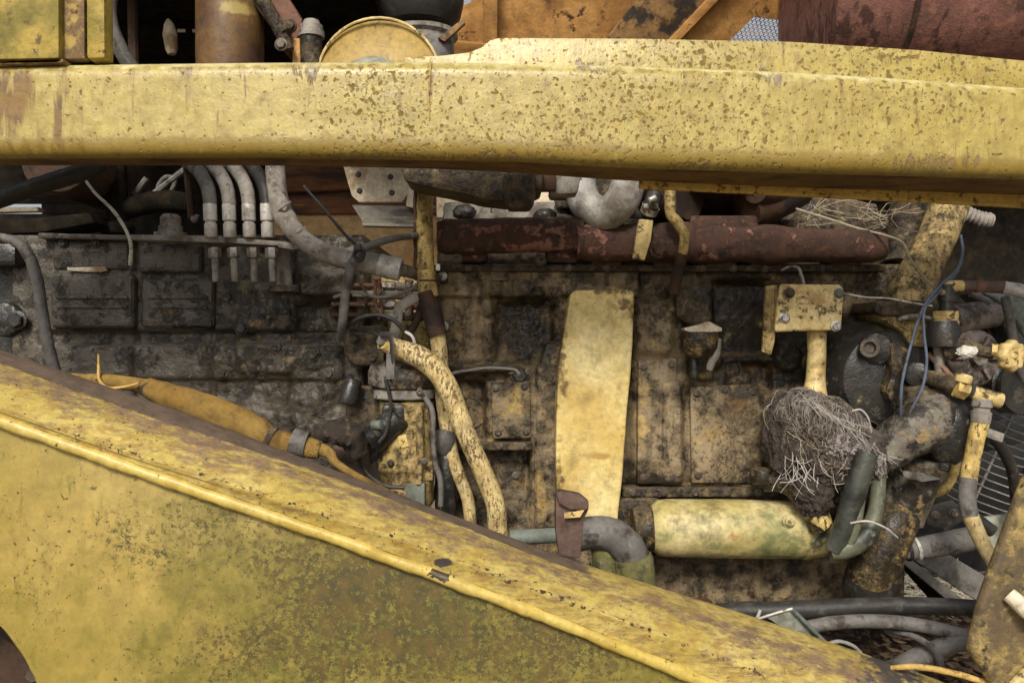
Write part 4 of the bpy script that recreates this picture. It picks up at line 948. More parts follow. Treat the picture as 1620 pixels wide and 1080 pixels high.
# control rods
for i, (y, l, mt) in enumerate(((452, 'top rusty control rod crossing behind the looped cable', m_copper), (466, 'pale ribbed control rod second from the top', m_greydust), (482, 'dark nutted control rod below the pale ribbed one', m_copper), (499, 'lowest dark control rod under the upright link', m_darkrust))):
    c_ = T('control_rod', l, 'rod', 'control rods')
    O('shaft', tube([(525, y-1, 1.66), (600, y, 1.65), (672, y+2, 1.64)], [4, 4, 6] if i != 1 else [3, 7, 7], seg=10), mt, c_)
    O('nut', lathew([(0, .010), (.024, .010)], P(606, y+1, 1.65), (1, 0, 0), 6), m_steel, c_)
    O('sleeve', tube([(628, y+1, 1.647), (668, y+2, 1.64)], [7, 7], seg=12, spline=False), m_alu if i == 0 else mt, c_)
ul = T('upright_link', 'pinkish rusty forked link standing across the control rods', 'link')
O('fork', tube([(594, 444, 1.62), (594, 475, 1.62), (600, 505, 1.62)], 3, seg=8), m_copper, ul)
O('fork', tube([(600, 444, 1.615), (602, 470, 1.615), (606, 502, 1.615)], 3, seg=8), m_copper, ul)
O('head', cyl((592, 441, 1.618), (603, 441, 1.618), 4), m_copper, ul)
fl = T('flat_link', 'bent flat grey lever reaching down from the stand pipe', 'lever')
O('arm', tube([(672, 464, 1.57), (650, 474, 1.56), (632, 488, 1.56), (628, 510, 1.565), (622, 535, 1.57)], [7, 8, 8, 8, 9], seg=10, flat=.5), m_greydust, fl)
O('pin', cyl((672, 464, 1.56), (672, 464, 1.59), 8), m_steel, fl)
O('loop_wire', tube([(548, 520, 1.53), (565, 505, 1.52), (595, 498, 1.515), (622, 506, 1.515), (640, 524, 1.52)], [3.4]*5, seg=8), m_rubber, label='thin black cable arching over the clamped pipe end', cat='cable')
rl = T('relay_lever', 'small rusty lever and boot behind the clamped pipe', 'lever')
O('arm', tube([(668, 484, 1.60), (658, 510, 1.60), (645, 530, 1.60)], [7, 6, 6], seg=10), m_darkrust, rl)
O('boot', blob(P(646, 535, 1.59), (.014, .014, .014), .3, sub=2), m_oilybrown, rl)
bw = T('bell_housing', 'cream stained bell housing between transmission and engine', 'housing')
O('shell', hf(440, 425, 700, 640, 1.74, 5, lambda x, y: .02*sm(disc_(x, y, 640, 560, 70, 60))+  .004*fbm(Vector((x*.01, y*.01, 9)), 2, 3), .3), m_stand, bw, angle=80)
O('rib', prism([(560, 500), (610, 495), (612, 560), (560, 560)], 1.70, .06, .008), m_oilybrown, bw)
# ================================================================== PIPES in the middle
SP = T('stand_pipe', 'upright yellow pipe with flaking paint and a rusty lower clamp', 'pipe')
O('upper_tube', tube([(670, 262, 1.58), (671, 300, 1.575), (671, 340, 1.57), (672, 400, 1.57), (676, 445, 1.57)], [15, 15, 14, 14, 14], seg=18, rough=.0012), m_stand, SP)
for yy in (300, 352, 398): O('clip_line', tube([(657, yy, 1.562), (656, yy+24, 1.56), (658, yy+46, 1.56)], 2.6, seg=8), m_darkrust, SP)
O('coupling', tube([(672, 428, 1.57), (676, 452, 1.57), (679, 470, 1.57)], [15.5, 15.5, 15], seg=18), m_pipe, SP)
O('ring', tube([(676, 443, 1.57), (676, 446, 1.57)], [16.5, 16.5], seg=18, spline=False), m_blotchdark, SP)
O('rusty_wrap', roughen(tube([(674, 462, 1.568), (684, 495, 1.565), (692, 530, 1.565)], [15, 16, 15], seg=18), .003, 50), m_darkrust, SP)
O('lower_tube', tube([(688, 510, 1.57), (694, 545, 1.57), (697, 580, 1.575), (702, 640, 1.59), (715, 720, 1.60), (740, 790, 1.60), (745, 850, 1.60)], [13, 13, 13, 12, 11, 10, 10], seg=16, rough=.001), m_pipechip, SP)
O('cable_clip', rbox(P(693, 423, 1.56), (.008, .01, .012), bev=.002), m_white, SP)
CP = T('curved_pipe', 'thick chipped yellow pipe bending down from a clamped end', 'pipe')
O('tube', tube([(618, 548, 1.53), (640, 556, 1.525), (666, 566, 1.52), (690, 586, 1.515), (710, 616, 1.51), (728, 662, 1.505), (750, 715, 1.50), (770, 760, 1.50), (784, 800, 1.50), (788, 850, 1.50)], [15, 17, 18, 18, 17, 16, 15.5, 15.5, 15.5, 15.5], seg=22, n=8, rough=.0008), m_pipechip, CP)
O('open_end', tubew([P(606, 540, 1.52), P(614, 545, 1.528)], [.015, .0165], seg=18, spline=False), m_pipe, CP)
O('bore_nut', lathew([(0, .010), (.012, .010)], P(609, 541, 1.522), (-.6, -.7, .3), 6), m_steel, CP)
O('strap', tube([(602, 530, 1.505), (614, 530, 1.498), (620, 542, 1.49), (619, 570, 1.49), (617, 602, 1.50)], [5, 5, 5, 6, 5], seg=8, flat=.4), m_rubber, CP)
O('strap_buckle', slab(611, 560, 624, 600, 1.487, .006, .001), m_rubgrey, CP)
O('sensor_wire', tube([(716, 590, 1.60), (740, 586, 1.60), (770, 582, 1.605), (812, 584, 1.61), (822, 592, 1.61)], [3, 2.4, 2.4, 2.4, 3], seg=8), m_rubgrey, label='thin dark wire with a pale plug crossing the engine block', cat='wire')
# starter motor cluster
SM = T('starter_motor', 'grimy yellow brown starter motor under a rounded cap', 'starter')
kk = K(1.59)
O('cap', roughen(lathew([(0, 47*kk), (3*kk, 53*kk), (22*kk, 54*kk), (32*kk, 50*kk), (38*kk, 38*kk), (40*kk, 10*kk)], P(636, 610, 1.595), (.05, -.1, 1), 36), .0025, 40), m_castdirt, SM)
O('neck_groove', lathew([(0, 44*kk), (8*kk, 44*kk)], P(638, 615, 1.595), (.03, -.05, 1), 30), m_oily, SM)
O('collar', roughen(lathew([(0, 47*kk), (2*kk, 49*kk), (14*kk, 49*kk), (16*kk, 46*kk)], P(640, 630, 1.595), (0, 0, 1), 36), .0015, 50), m_greydust, SM)
O('body', roughen(densify(lathew([(0, 36*kk), (10*kk, 42*kk), (60*kk, 44*kk), (62*kk, 46*kk), (74*kk, 46*kk), (76*kk, 43*kk), (150*kk, 42*kk), (170*kk, 44*kk)], P(644, 802, 1.60), (0, 0, 1), 30), 1), .005, 45), m_blotch, SM, angle=60)
O('rib', roughen(tube([(662, 640, 1.552), (664, 700, 1.548), (662, 765, 1.552)], 6), .002, 50), m_blotch, SM)
for x, y in ((628, 618), (664, 620), (618, 732), (672, 730)): bolt(SM, x, y, 1.545, 4.5, m_boltd)
O('end_case', roughen(densify(slab(545, 612, 604, 700, 1.60, .1, .01), 4), .004, 40), m_oilybrown, SM)
O('solenoid', roughen(cyl((588, 700, 1.56), (632, 656, 1.555), 22), .004, 40), m_oily, SM)
O('terminal_cap', roughen(densify(slab(603, 640, 640, 682, 1.548, .05, .006), 2), .002, 50), m_oily, SM)
O('terminal', cyl((590, 672, 1.54), (604, 672, 1.53), 8), m_greenplate, SM)
O('yellow_tab', prism([(628, 690), (642, 686), (648, 706), (632, 710)], 1.548, .02, .003), m_pipe, SM)
O('base', slab(640, 764, 672, 800, 1.55, .06, .003), m_greenplate, SM)
for x, y in ((664, 700), (678, 752)): O('stud_block', slab(x-7, y-12, x+7, y+8, 1.565, .04, .004), m_blotch, SM)
O('starter_cable', tube([(672, 628, 1.55), (684, 650, 1.55), (685, 690, 1.55), (688, 730, 1.55), (697, 760, 1.55), (697, 800, 1.55)], [4.5]*6, seg=10), m_rubgrey, label='dark grey cable running down beside the starter motor', cat='cable')
O('lead_wire', tube([(560, 702, 1.47), (570, 728, 1.46), (584, 752, 1.46), (610, 768, 1.46), (640, 771, 1.46)], [3.4, 3.4, 3.2, 3, 4], seg=8), m_rubber, label='thin black lead curling under the starter motor', cat='wire')
O('lead_tag', blob(P(562, 694, 1.465), (.010, .006, .008), .5, sub=2), m_creamw, label='frayed pale tag at the end of the black lead', cat='tag')
sw = T('pressure_switch', 'grey ball shaped switch on the block beside the curved pipe', 'switch')
O('ball', roughen(lathew([(0, .010), (.01, .017), (.03, .021), (.045, .017), (.05, .008)], P(704, 718, 1.60), (0, -.2, 1), 18), .001, 60), m_rubgrey, sw)
O('stem', cyl((706, 850, 1.61), (706, 716, 1.61), 16), m_oily, sw)
# orange sleeved harness
HN = T('sleeved_harness', 'orange woven sleeve harness lying along the side frame', 'harness')
O('thin_sleeve', tube([(60, 596, 1.40), (120, 600, 1.40), (180, 603, 1.40), (236, 612, 1.40)], [9, 10, 11, 12], seg=14, rough=.001), m_canvas, HN)
O('fat_sleeve', tube([(232, 612, 1.395), (262, 624, 1.39), (310, 640, 1.385), (350, 656, 1.38), (385, 668, 1.38), (410, 682, 1.38), (432, 694, 1.38)], [15, 20, 22, 25, 21, 20, 17], seg=20, rough=.004, rs=28), m_canvas, HN)
O('neck_sleeve', tube([(426, 692, 1.38), (450, 700, 1.38), (480, 706, 1.38), (506, 712, 1.38)], [16, 18, 18, 14], seg=18, rough=.0012), m_canvas, HN)
O('cord_band', tube([(233, 607, 1.395), (238, 617, 1.395)], [17, 17], seg=16, spline=False, rough=.002, rs=120), m_oilybrown, HN)
O('cord_band', tube([(424, 690, 1.38), (432, 694, 1.38)], [19, 19], seg=16, spline=False, rough=.002, rs=120), m_oilybrown, HN)
O('metal_band', tube([(462, 698, 1.38), (476, 702, 1.38), (486, 704, 1.38)], [22, 22, 21], seg=22, spline=False), m_rubgrey, HN)
O('cord', tube([(500, 708, 1.38), (520, 716, 1.38), (530, 730, 1.38), (555, 748, 1.38), (585, 764, 1.38), (612, 780, 1.38), (640, 810, 1.37)], [11, 9, 6.5, 6, 6, 6, 6], seg=12), m_canvas, HN)
O('dark_boot', roughen(tube([(500, 692, 1.42), (528, 682, 1.42), (556, 692, 1.43), (570, 722, 1.44)], [12, 18, 21, 14], seg=20), .010, 55), m_boot, HN)
O('bent_wire', tube([(156, 560, 1.39), (156, 580, 1.39), (157, 600, 1.385), (170, 613, 1.38), (195, 612, 1.38), (220, 606, 1.38)], [1.8, 2.2, 2.6, 2.6, 2.4, 2], seg=8), m_cord, label='bent bare yellow wire poking up from the harness', cat='wire')
O('rust_box', roughen(densify(slab(525, 705, 575, 770, 1.50, .08, .005), 3), .003, 40), m_rustbar, label='rusty box bracket behind the harness boot', cat='bracket')
# bracket post on the side frame
BP = T('bracket_post', 'rusty channel section post standing on the sloping bar', 'post')
O('channel', prism([(879, 783), (886, 778), (915, 784), (932, 796), (931, 806), (924, 822), (918, 884), (884, 878), (879, 840)], 1.24, .035, .003), m_rustbar, BP)
O('cap_fold', prism([(880, 779), (888, 776), (918, 782), (932, 794), (930, 806), (902, 806), (884, 796)], 1.228, .02, .003), m_rustbar, BP)
O('bright_lip', prism([(892, 812), (925, 806), (918, 818), (893, 820)], 1.230, .01, .001), m_cream, BP)
O('drain_pipe', cyl((806, 850, 1.42), (884, 846, 1.42), 12), m_greenplate, label='short dark green pipe end behind the rusty post', cat='pipe')
el = T('mossy_elbow', 'mossy grey pipe elbow beside the rusty post', 'elbow')
O('bend', tube([(900, 850, 1.46), (940, 842, 1.45), (975, 850, 1.45), (1000, 880, 1.45), (1008, 930, 1.45)], [24, 26, 28, 28, 26], seg=20, rough=.0015), m_rubgrey, el)
O('mossy_flange', tube([(1000, 880, 1.45), (1004, 900, 1.45), (1010, 960, 1.45)], [31, 32, 30], seg=20, rough=.002), m_moss, el)
O('leg', cyl((960, 960, 1.46), (955, 860, 1.46), 20), m_moss, el)

# extra lines, clips and wires between transmission and engine
xw = [([(528, 470, 1.60), (560, 462, 1.59), (600, 470, 1.585), (640, 462, 1.58), (664, 448, 1.575)], 2.6, m_greydust, 'pale thin line weaving across the control rods'),
      ([(536, 506, 1.58), (556, 520, 1.56), (586, 524, 1.55), (604, 534, 1.54)], 3.2, m_rubber, 'short black wire tucked behind the clamped pipe end'),
      ([(640, 524, 1.52), (652, 532, 1.52), (656, 548, 1.53), (650, 566, 1.54)], 2.4, m_white, 'short white tipped wire at the end of the arching cable'),
      ([(566, 440, 1.62), (580, 470, 1.61), (572, 500, 1.60), (560, 530, 1.59)], 2.8, m_oilybrown, 'dirty brown wire hanging behind the looped cable'),
      ([(652, 560, 1.60), (690, 640, 1.62), (698, 700, 1.62), (690, 790, 1.62)], 5, m_oily, 'black oily line running down beside the starter cable'),
      ([(610, 600, 1.53), (618, 640, 1.53), (612, 680, 1.53), (600, 700, 1.53)], 3, m_rubber, 'black wire dropping from the strap to the solenoid')]
for q, r, mt, l in xw: O('thin_line', tube(q, r, seg=8), mt, label=l, cat='wire')
kc = T('pipe_clamp', 'rusty saddle clamp holding the control rods together', 'clamp')
O('saddle', roughen(densify(slab(640, 442, 652, 506, 1.63, .03, .003), 2), .001, 60), m_copper, kc)
bolt(kc, 646, 452, 1.629, 4, m_steel); bolt(kc, 646, 496, 1.629, 4, m_steel)
gb = T('governor_housing', 'lumpy oil soaked governor housing above the starter cap', 'housing')
O('shell', roughen(densify(prism([(545, 520), (600, 512), (612, 540), (606, 578), (560, 580), (540, 560)], 1.585, .10, .012), 4), .006, 40), m_oilybrown, gb)
bolt(gb, 560, 536, 1.583, 6, m_oilybrown); bolt(gb, 590, 566, 1.583, 6, m_oilybrown)
O('spout', roughen(cyl((548, 640, 1.57), (560, 600, 1.58), 14), .003, 40), m_oily, gb)
# ================================================================== RIGHT SIDE
JB = T('bolted_box', 'cream junction box with four corner bolts on a short pipe', 'box')
jl = O('lid', prism([(1236, 449), (1330, 450), (1336, 458), (1331, 522), (1226, 525), (1230, 480)], 1.515, .012, .005, 3), m_cream, JB)
O('body', slab(1226, 456, 1330, 520, 1.53, .07, .006), m_blotch, JB)
O('side_flap', prism([(1212, 452), (1232, 450), (1226, 540), (1220, 562), (1206, 556)], 1.535, .01, .002), m_blotch, JB)
for x, y, mt in ((1249, 463, m_blotchdark), (1327, 464, m_greenplate), (1241, 503, m_boltb), (1322, 516, m_boltb)): bolt(jl, x, y, 1.514, 6.5, mt, h=1.1)
O('stem', tube([(1292, 520, 1.56), (1292, 560, 1.56), (1290, 600, 1.56), (1288, 640, 1.55)], [15, 14.5, 15, 22], seg=20), m_cream, JB)
O('hook_wire', tube([(1236, 428, 1.56), (1250, 422, 1.55), (1263, 424, 1.54), (1268, 436, 1.53), (1272, 450, 1.525)], [2, 2.4, 2.6, 2.6, 2.4], seg=8), m_steel, label='hooked steel wire poking out above the junction box', cat='wire')
O('thin_wire', tube([(1336, 464, 1.515), (1370, 470, 1.51), (1405, 472, 1.51), (1450, 480, 1.50), (1475, 484, 1.49)], 1.3, seg=6), m_white, label='thin pale wire strung from the junction box to the blue wires', cat='wire')
# thermostat pipe
TP = T('thermostat_pipe', 'thick tan coolant pipe slanting down to a flanged housing', 'pipe')
O('tube', tube([(1506, 300, 1.66), (1498, 335, 1.64), (1482, 375, 1.62), (1462, 415, 1.60), (1445, 450, 1.59), (1438, 480, 1.59)], [30, 30, 29, 30, 33, 40], seg=26, rough=.0025, rs=30), m_blotch, TP)
O('rear_branch', tube([(1440, 310, 1.74), (1432, 360, 1.72), (1425, 420, 1.70)], [26, 28, 30], seg=20, rough=.003), m_oilybrown, TP)
O('flange', roughen(densify(prism([(1388, 476), (1470, 474), (1490, 482), (1490, 500), (1400, 500), (1384, 492)], 1.54, .12, .006), 3), .002, 40), m_oilybrown, TP)
O('housing', roughen(densify(prism([(1388, 496), (1480, 496), (1482, 530), (1468, 550), (1440, 548), (1424, 522), (1400, 508)], 1.55, .10, .010), 4), .004, 40), m_blotch, TP)
# corrugated hose behind
O('corrugated_hose', ringed([(1490, 312, 1.85), (1520, 334, 1.85), (1545, 345, 1.85), (1568, 350, 1.85)], 12, .0095, .0018, seg=14), m_hosepale, label='white corrugated hose end peeping under the beam', cat='hose')
# water pump
WP = T('water_pump', 'black water pump body with flaking yellow paint', 'pump')
O('body', roughen(lathew([(0, .04), (.015, .085), (.05, .105), (.10, .11), (.16, .10)], P(1412, 600, 1.54), (-.1, 1, 0), 32), .004, 30), m_oily, WP)
O('snout', roughen(cyl((1385, 552, 1.53), (1390, 545, 1.62), 26), .002, 40), m_oily, WP)
O('bolt_head', lathew([(0, .017), (.012, .017), (.012, .011), (.003, .009)], P(1374, 550, 1.525), (-.2, -1, 0), 16), m_boltd, WP)
O('painted_rib', roughen(densify(prism([(1405, 540), (1440, 550), (1432, 590), (1412, 640), (1400, 620), (1412, 580)], 1.515, .08, .012), 4), .006, 40), m_blotchdark, WP)
O('rear_case', roughen(densify(prism([(1466, 500), (1560, 500), (1580, 560), (1570, 640), (1500, 660), (1440, 620), (1440, 560)], 1.64, .12, .02), 4), .006, 24), m_oilybrown, WP)
O('port', roughen(cyl((1450, 592, 1.52), (1452, 590, 1.60), 20), .002, 40), m_oily, WP)
# elbow casting
EC = T('pump_outlet_elbow', 'grey tan cast elbow branching from pump to lower pipe', 'elbow')
O('arm', roughen(tube([(1375, 735, 1.52), (1410, 705, 1.51), (1445, 680, 1.50), (1480, 662, 1.51), (1510, 672, 1.54)], [30, 36, 40, 42, 36], seg=24), .007, 30), m_castdirt, EC)
O('upper_lobe', blob(P(1462, 646, 1.53), (.055, .05, .045), .25, 2.5), m_oilybrown, EC)
O('black_face', blob(P(1500, 680, 1.50), (.045, .035, .06), .2, 2.5), m_oily, EC)
O('drop_pipe', roughen(tube([(1445, 720, 1.55), (1440, 770, 1.56), (1425, 820, 1.57)], [42, 38, 34], seg=22), .004, 40), m_castdirt, EC)
O('clamp_ring', tube([(1452, 735, 1.55), (1449, 750, 1.55)], [46, 45], seg=24, spline=False), m_oilybrown, EC)
O('tie_end', prism([(1428, 744), (1460, 748), (1492, 757), (1460, 762), (1430, 754)], 1.49, .004, .001), m_rubgrey, EC)
LP = T('lower_coolant_pipe', 'flaking yellow and black lower coolant pipe elbow', 'pipe')
O('bend', roughen(tube([(1428, 800, 1.57), (1408, 840, 1.55), (1388, 885, 1.55), (1378, 925, 1.56), (1390, 965, 1.60)], [34, 36, 38, 38, 34], seg=24), .002, 40), m_blotchdark, LP)
O('black_hose_end', roughen(tube([(1384, 905, 1.56), (1376, 935, 1.565), (1392, 968, 1.60)], [41, 42, 36], seg=24), .002, 40), m_oily, LP)
O('side_branch', roughen(tube([(1408, 860, 1.56), (1435, 868, 1.56), (1470, 864, 1.57), (1512, 856, 1.60), (1540, 850, 1.62)], [15, 17, 18, 19, 18], seg=18), .001, 40), m_rubgrey, LP)
for x in (1432, 1446): O('clip', tube([(x, 868, 1.56), (x+5, 867, 1.56)], [19.5, 19.5], seg=18, spline=False), m_ferr if x > 1440 else m_rubber, LP)
# green hoses round the nest
gh = T('green_hose_loop', 'mossy green and black hose looping under the nest', 'hose')
O('black_leg', tube([(1372, 715, 1.47), (1352, 780, 1.47), (1335, 835, 1.475), (1318, 870, 1.48)], [17, 18, 17, 14], seg=16, rough=.0015), m_darkhose, gh)
O('green_leg', tube([(1392, 700, 1.495), (1390, 760, 1.49), (1384, 815, 1.485), (1366, 850, 1.48), (1340, 866, 1.48), (1314, 872, 1.485)], [10, 11, 13, 16, 17, 14], seg=18, rough=.001), m_greenhose, gh)
O('cream_tip', tube([(1362, 790, 1.465), (1354, 830, 1.465), (1345, 858, 1.47)], [7, 9, 8], seg=12), m_greenhose, gh)
# nest
NS = T('bird_nest', 'ragged dark old bird nest of matted grass draped on the hoses', 'nest')
def nestblob():
    bm = bmesh.new(); bmesh.ops.create_icosphere(bm, subdivisions=6, radius=1)
    c = P(1305, 690, 1.535)
    for v in bm.verts:
        q = v.co.copy(); k = 1+.34*fbm(q, 1.7, 3)+.16*fbm(q, 6, 3)+.08*fbm(Vector((q.x*3, q.y*3, q.z*.8)), 9, 2)
        hol = math.exp(-((q.x-.15)**2+(q.z+.05)**2)/.10) if q.y < 0 else 0
        p = Vector((q.x*.100, q.y*.055*(1-.75*hol), q.z*.062))*k
        a = R(36); p = Vector((p.x*math.cos(a)+p.z*math.sin(a), p.y, -p.x*math.sin(a)+p.z*math.cos(a)))
        v.co = c+p
    return from_bm(bm)
O('nest_body', nestblob(), m_nest, NS, angle=180)
O('left_flank', blob(P(1238, 690, 1.54), (.032, .04, .065), .45, 3, 5), m_nestdark, NS)
O('hanging_clump', blob(P(1286, 778, 1.53), (.034, .03, .045), .5, 3, 5), m_nestdark, NS)
O('hanging_clump', blob(P(1384, 722, 1.495), (.024, .022, .045), .45, 3, 5), m_nest, NS)
O('twig_pad', blob(P(1318, 742, 1.53), (.06, .035, .036), .5, 3, 5), m_nestdark, NS)
O('feather_fluff', blob(P(1330, 706, 1.480), (.030, .014, .017), .8, 5, 5), m_fluff, NS)
O('feather_fluff', blob(P(1392, 738, 1.474), (.010, .008, .018), .8, 5, 5), m_fluff, NS)
rnd = random.Random(5)
def strands(n, fn, L, r, curl=.4, seg=3, steps=5):
    G = []
    for i in range(n):
        p, dv = fn(); dv = Vector(dv).normalized(); l = L*rnd.uniform(.4, 1.3); pts = [Vector(p)]
        cv = Vector((rnd.gauss(0, 1), rnd.gauss(0, 1), rnd.gauss(0, 1)))*curl
        for k in range(steps-1):
            dv = (dv+cv/steps+Vector((rnd.gauss(0, .1), rnd.gauss(0, .1), rnd.gauss(0, .1)))).normalized(); pts.append(pts[-1]+dv*l/(steps-1))
        G.append(tubew(pts, [r*rnd.uniform(.6, 1.2)]*len(pts), seg=seg, spline=False, caps=False))
    return join(*G)
def nest_pt(q, k=1.0):
    p = Vector((q.x*.101, q.y*.057, q.z*.062))*k*(1+.34*fbm(q, 1.7, 3)); a = R(36)
    return P(1305, 690, 1.535)+Vector((p.x*math.cos(a)+p.z*math.sin(a), p.y, -p.x*math.sin(a)+p.z*math.cos(a)))
def wrap_strands(n, r, lo, hi, lift):
    """stalks that follow the nest surface instead of standing out from it"""
    G = []
    for i in range(n):
        while True:
            q = Vector((rnd.gauss(0, 1), rnd.gauss(-.7, 1), rnd.gauss(.2, 1))).normalized()
            if q.y < .3: break
        t = Vector((rnd.gauss(.35, .7), rnd.gauss(0, .4), rnd.gauss(-1.0, .6))); t = (t-q*t.dot(q)).normalized()
        L = rnd.uniform(lo, hi); st = 7; pts = []
        cur = rnd.gauss(0, .35); k0 = 1.0+rnd.uniform(-.01, lift); k1 = 1.0+rnd.uniform(-.02, lift)*(3 if rnd.random() < .12 else 1)
        sd = q.cross(t)
        for k in range(st):
            a = L*k/(st-1); d_ = (q*math.cos(a)+t*math.sin(a)+sd*cur*a*a).normalized()
            pts.append(nest_pt(d_, lerp(k0, k1, k/(st-1)))+Vector((rnd.gauss(0, .0008), rnd.gauss(0, .0008), rnd.gauss(0, .0008))))
        G.append(tubew(pts, r*rnd.uniform(.5, 1.3), seg=3, spline=False, caps=False))
    return join(*G)
def cap_fibres(n):
    G = []
    for i in range(n):
        q = Vector((rnd.uniform(-.9, .55), rnd.uniform(-.9, -.25), rnd.uniform(.25, .95))).normalized()
        t = Vector((rnd.gauss(.25, .25), 0, -1)); t = (t-q*t.dot(q)).normalized(); L = rnd.uniform(.3, .9); pts = []
        k0 = 1.03+rnd.uniform(0, .08)
        for k in range(6):
            a = L*k/5; d_ = (q*math.cos(a)+t*math.sin(a)).normalized()
            pts.append(nest_pt(d_, k0)+Vector((rnd.gauss(0, .001), rnd.gauss(0, .0006), rnd.gauss(0, .0006))))
        G.append(tubew(pts, .0005*rnd.uniform(.5, 1.4), seg=3, spline=False, caps=False))
    return join(*G)
O('cap_fibres', cap_fibres(320), m_capfib, NS, kind='stuff')
O('pale_grass', wrap_strands(60, .0004, .3, 1.2, .10), m_straww, NS, kind='stuff')
O('tan_grass', wrap_strands(130, .0005, .3, 1.2, .10), m_straw, NS, kind='stuff')
O('dark_fibres', wrap_strands(1100, .0006, .2, .9, .10), m_fibre, NS, kind='stuff')
def hang():
    x = rnd.uniform(1230, 1400); return P(x, 735+rnd.uniform(-30, 20), 1.49+rnd.uniform(-.02, .03)), (rnd.gauss(0, .5), rnd.gauss(0, .3), -1)
O('hanging_strands', strands(60, hang, .045, .0006, 1.4), m_straww, NS, kind='stuff')
def band():
    t = rnd.random(); return P(lerp(1262, 1400, t), lerp(620, 720, t)+rnd.gauss(0, 4), 1.475+rnd.gauss(0, .006)), (1, rnd.gauss(0, .15), -.75+rnd.gauss(0, .15))
O('grass_rope', strands(40, band, .055, .0005, .4), m_straww, NS, kind='stuff')
for pts in ([(1348, 650, 1.47), (1362, 648, 1.465), (1374, 662, 1.46), (1378, 684, 1.47)], [(1345, 827, 1.455), (1372, 824, 1.45), (1400, 834, 1.45), (1420, 850, 1.46)]):
    O('loose_stalk', tube(pts, 1.6, seg=6), m_straww, NS)
# twigs behind the manifold at right
def tw():
    t = rnd.random(); return P(lerp(1215, 1420, t), 350+rnd.gauss(0, 9)-8*t, 1.72+rnd.uniform(-.05, .1)), (rnd.gauss(.6, .8), rnd.gauss(0, .6), rnd.gauss(-.12, .4))
O('twig_pile', strands(90, tw, .09, .0007, 1.5), m_straw, label='scattered dry twigs and straw lying behind the exhaust manifold', cat='twigs', kind='stuff')
rk = T('rear_rocker_cover', 'domed tan rocker cover half buried in twigs behind the manifold', 'cover')
O('dome', roughen(tubew([P(1230, 352, 1.86), P(1290, 340, 1.86), P(1380, 345, 1.86)], [.03, .045, .03], seg=18), .003, 40), m_oilybrown, rk)
O('base', slab(1200, 350, 1410, 372, 1.80, .15, .006), m_oilybrown, rk)
O('long_straw', tube([(1246, 326, 1.68), (1310, 346, 1.66), (1360, 362, 1.62), (1400, 372, 1.58), (1428, 384, 1.56), (1440, 410, 1.55), (1462, 438, 1.54), (1484, 460, 1.52)], [1.8]*8, seg=6), m_straw, label='long pale straw stalk draped across the thermostat pipe', cat='straw')
# blue wires
bwp = [[(1520, 372, 1.55), (1523, 398, 1.54), (1515, 425, 1.52), (1492, 448, 1.50), (1470, 472, 1.485), (1455, 500, 1.48), (1440, 550, 1.475), (1428, 600, 1.47), (1425, 640, 1.475), (1426, 672, 1.50)],
       [(1516, 428, 1.53), (1500, 446, 1.505), (1478, 470, 1.49), (1462, 492, 1.482), (1462, 530, 1.478), (1466, 570, 1.475), (1460, 610, 1.475), (1446, 640, 1.48), (1428, 672, 1.50)]]
bl = ['blue wire looping down in front of the water pump, longer strand', 'blue wire hugging the longer strand and curling behind it']
for i, q in enumerate(bwp): O('blue_wire', tube(q, 2.3, seg=8), m_blue, label=bl[i], cat='wire', group='blue wires at the water pump')
# fitting tower and hoses on the right
FT = T('fitting_stack', 'upright stack of brass and steel fittings with hose to the right', 'fitting')
O('lower_body', roughen(lathew([(0, .026), (.03, .028), (.045, .024)], P(1492, 548, 1.50), (0, 0, 1), 20), .002, 50), m_oily, FT)
O('ringed_nut', lathew([(0, .021), (.01, .022), (.011, .020), (.014, .020), (.015, .022), (.024, .022), (.025, .020), (.028, .020), (.029, .021), (.042, .021)], P(1496, 530, 1.50), (0, 0, 1), 20), m_cream, FT)
O('neck', lathew([(0, .012), (.02, .012), (.02, .016), (.03, .016), (.03, .012), (.05, .012)], P(1497, 495, 1.50), (.04, 0, 1), 12), m_oily, FT)
O('elbow', tube([(1498, 480, 1.50), (1497, 462, 1.50), (1502, 454, 1.50), (1522, 452, 1.50)], [9, 10, 10, 9], seg=14), m_pipe, FT)
O('hose_tail', tube([(1518, 452, 1.50), (1550, 453, 1.50), (1592, 455, 1.50)], [8, 9, 10], seg=14), m_rustbar, FT)
O('red_ring', tube([(1542, 453, 1.50), (1554, 453, 1.50)], [10, 10], seg=14, spline=False), m_turbo, FT)
O('pale_hose', tube([(1588, 455, 1.50), (1620, 462, 1.49), (1680, 490, 1.48)], [10.5, 11, 11], seg=14), m_ferr, FT)
VL = T('needle_valve', 'angled valve with scalloped yellow hand wheel', 'valve')
O('body', roughen(tube([(1498, 558, 1.50), (1520, 548, 1.485), (1540, 552, 1.475), (1572, 560, 1.465)], [15, 15, 11, 8], seg=16), .001, 50), m_oilybrown, VL)
O('nut', lathew([(0, .017), (.016, .017)], P(1516, 548, 1.49), (1, -.4, 0), 6), m_steel, VL)
O('white_sealant', blob(P(1530, 556, 1.465), (.018, .008, .010), .6, 4), m_white, VL)
O('gland', lathew([(0, .012), (.014, .012)], P(1568, 554, 1.465), (1, -.4, -.1), 6), m_pipe, VL)
hw = []
nh = 48; cc = P(1600, 563, 1.45); ax = Vector((.35, -.93, -.05)).normalized(); uu = ax.orthogonal().normalized(); vv_ = ax.cross(uu)
Vh = []; Fh = []
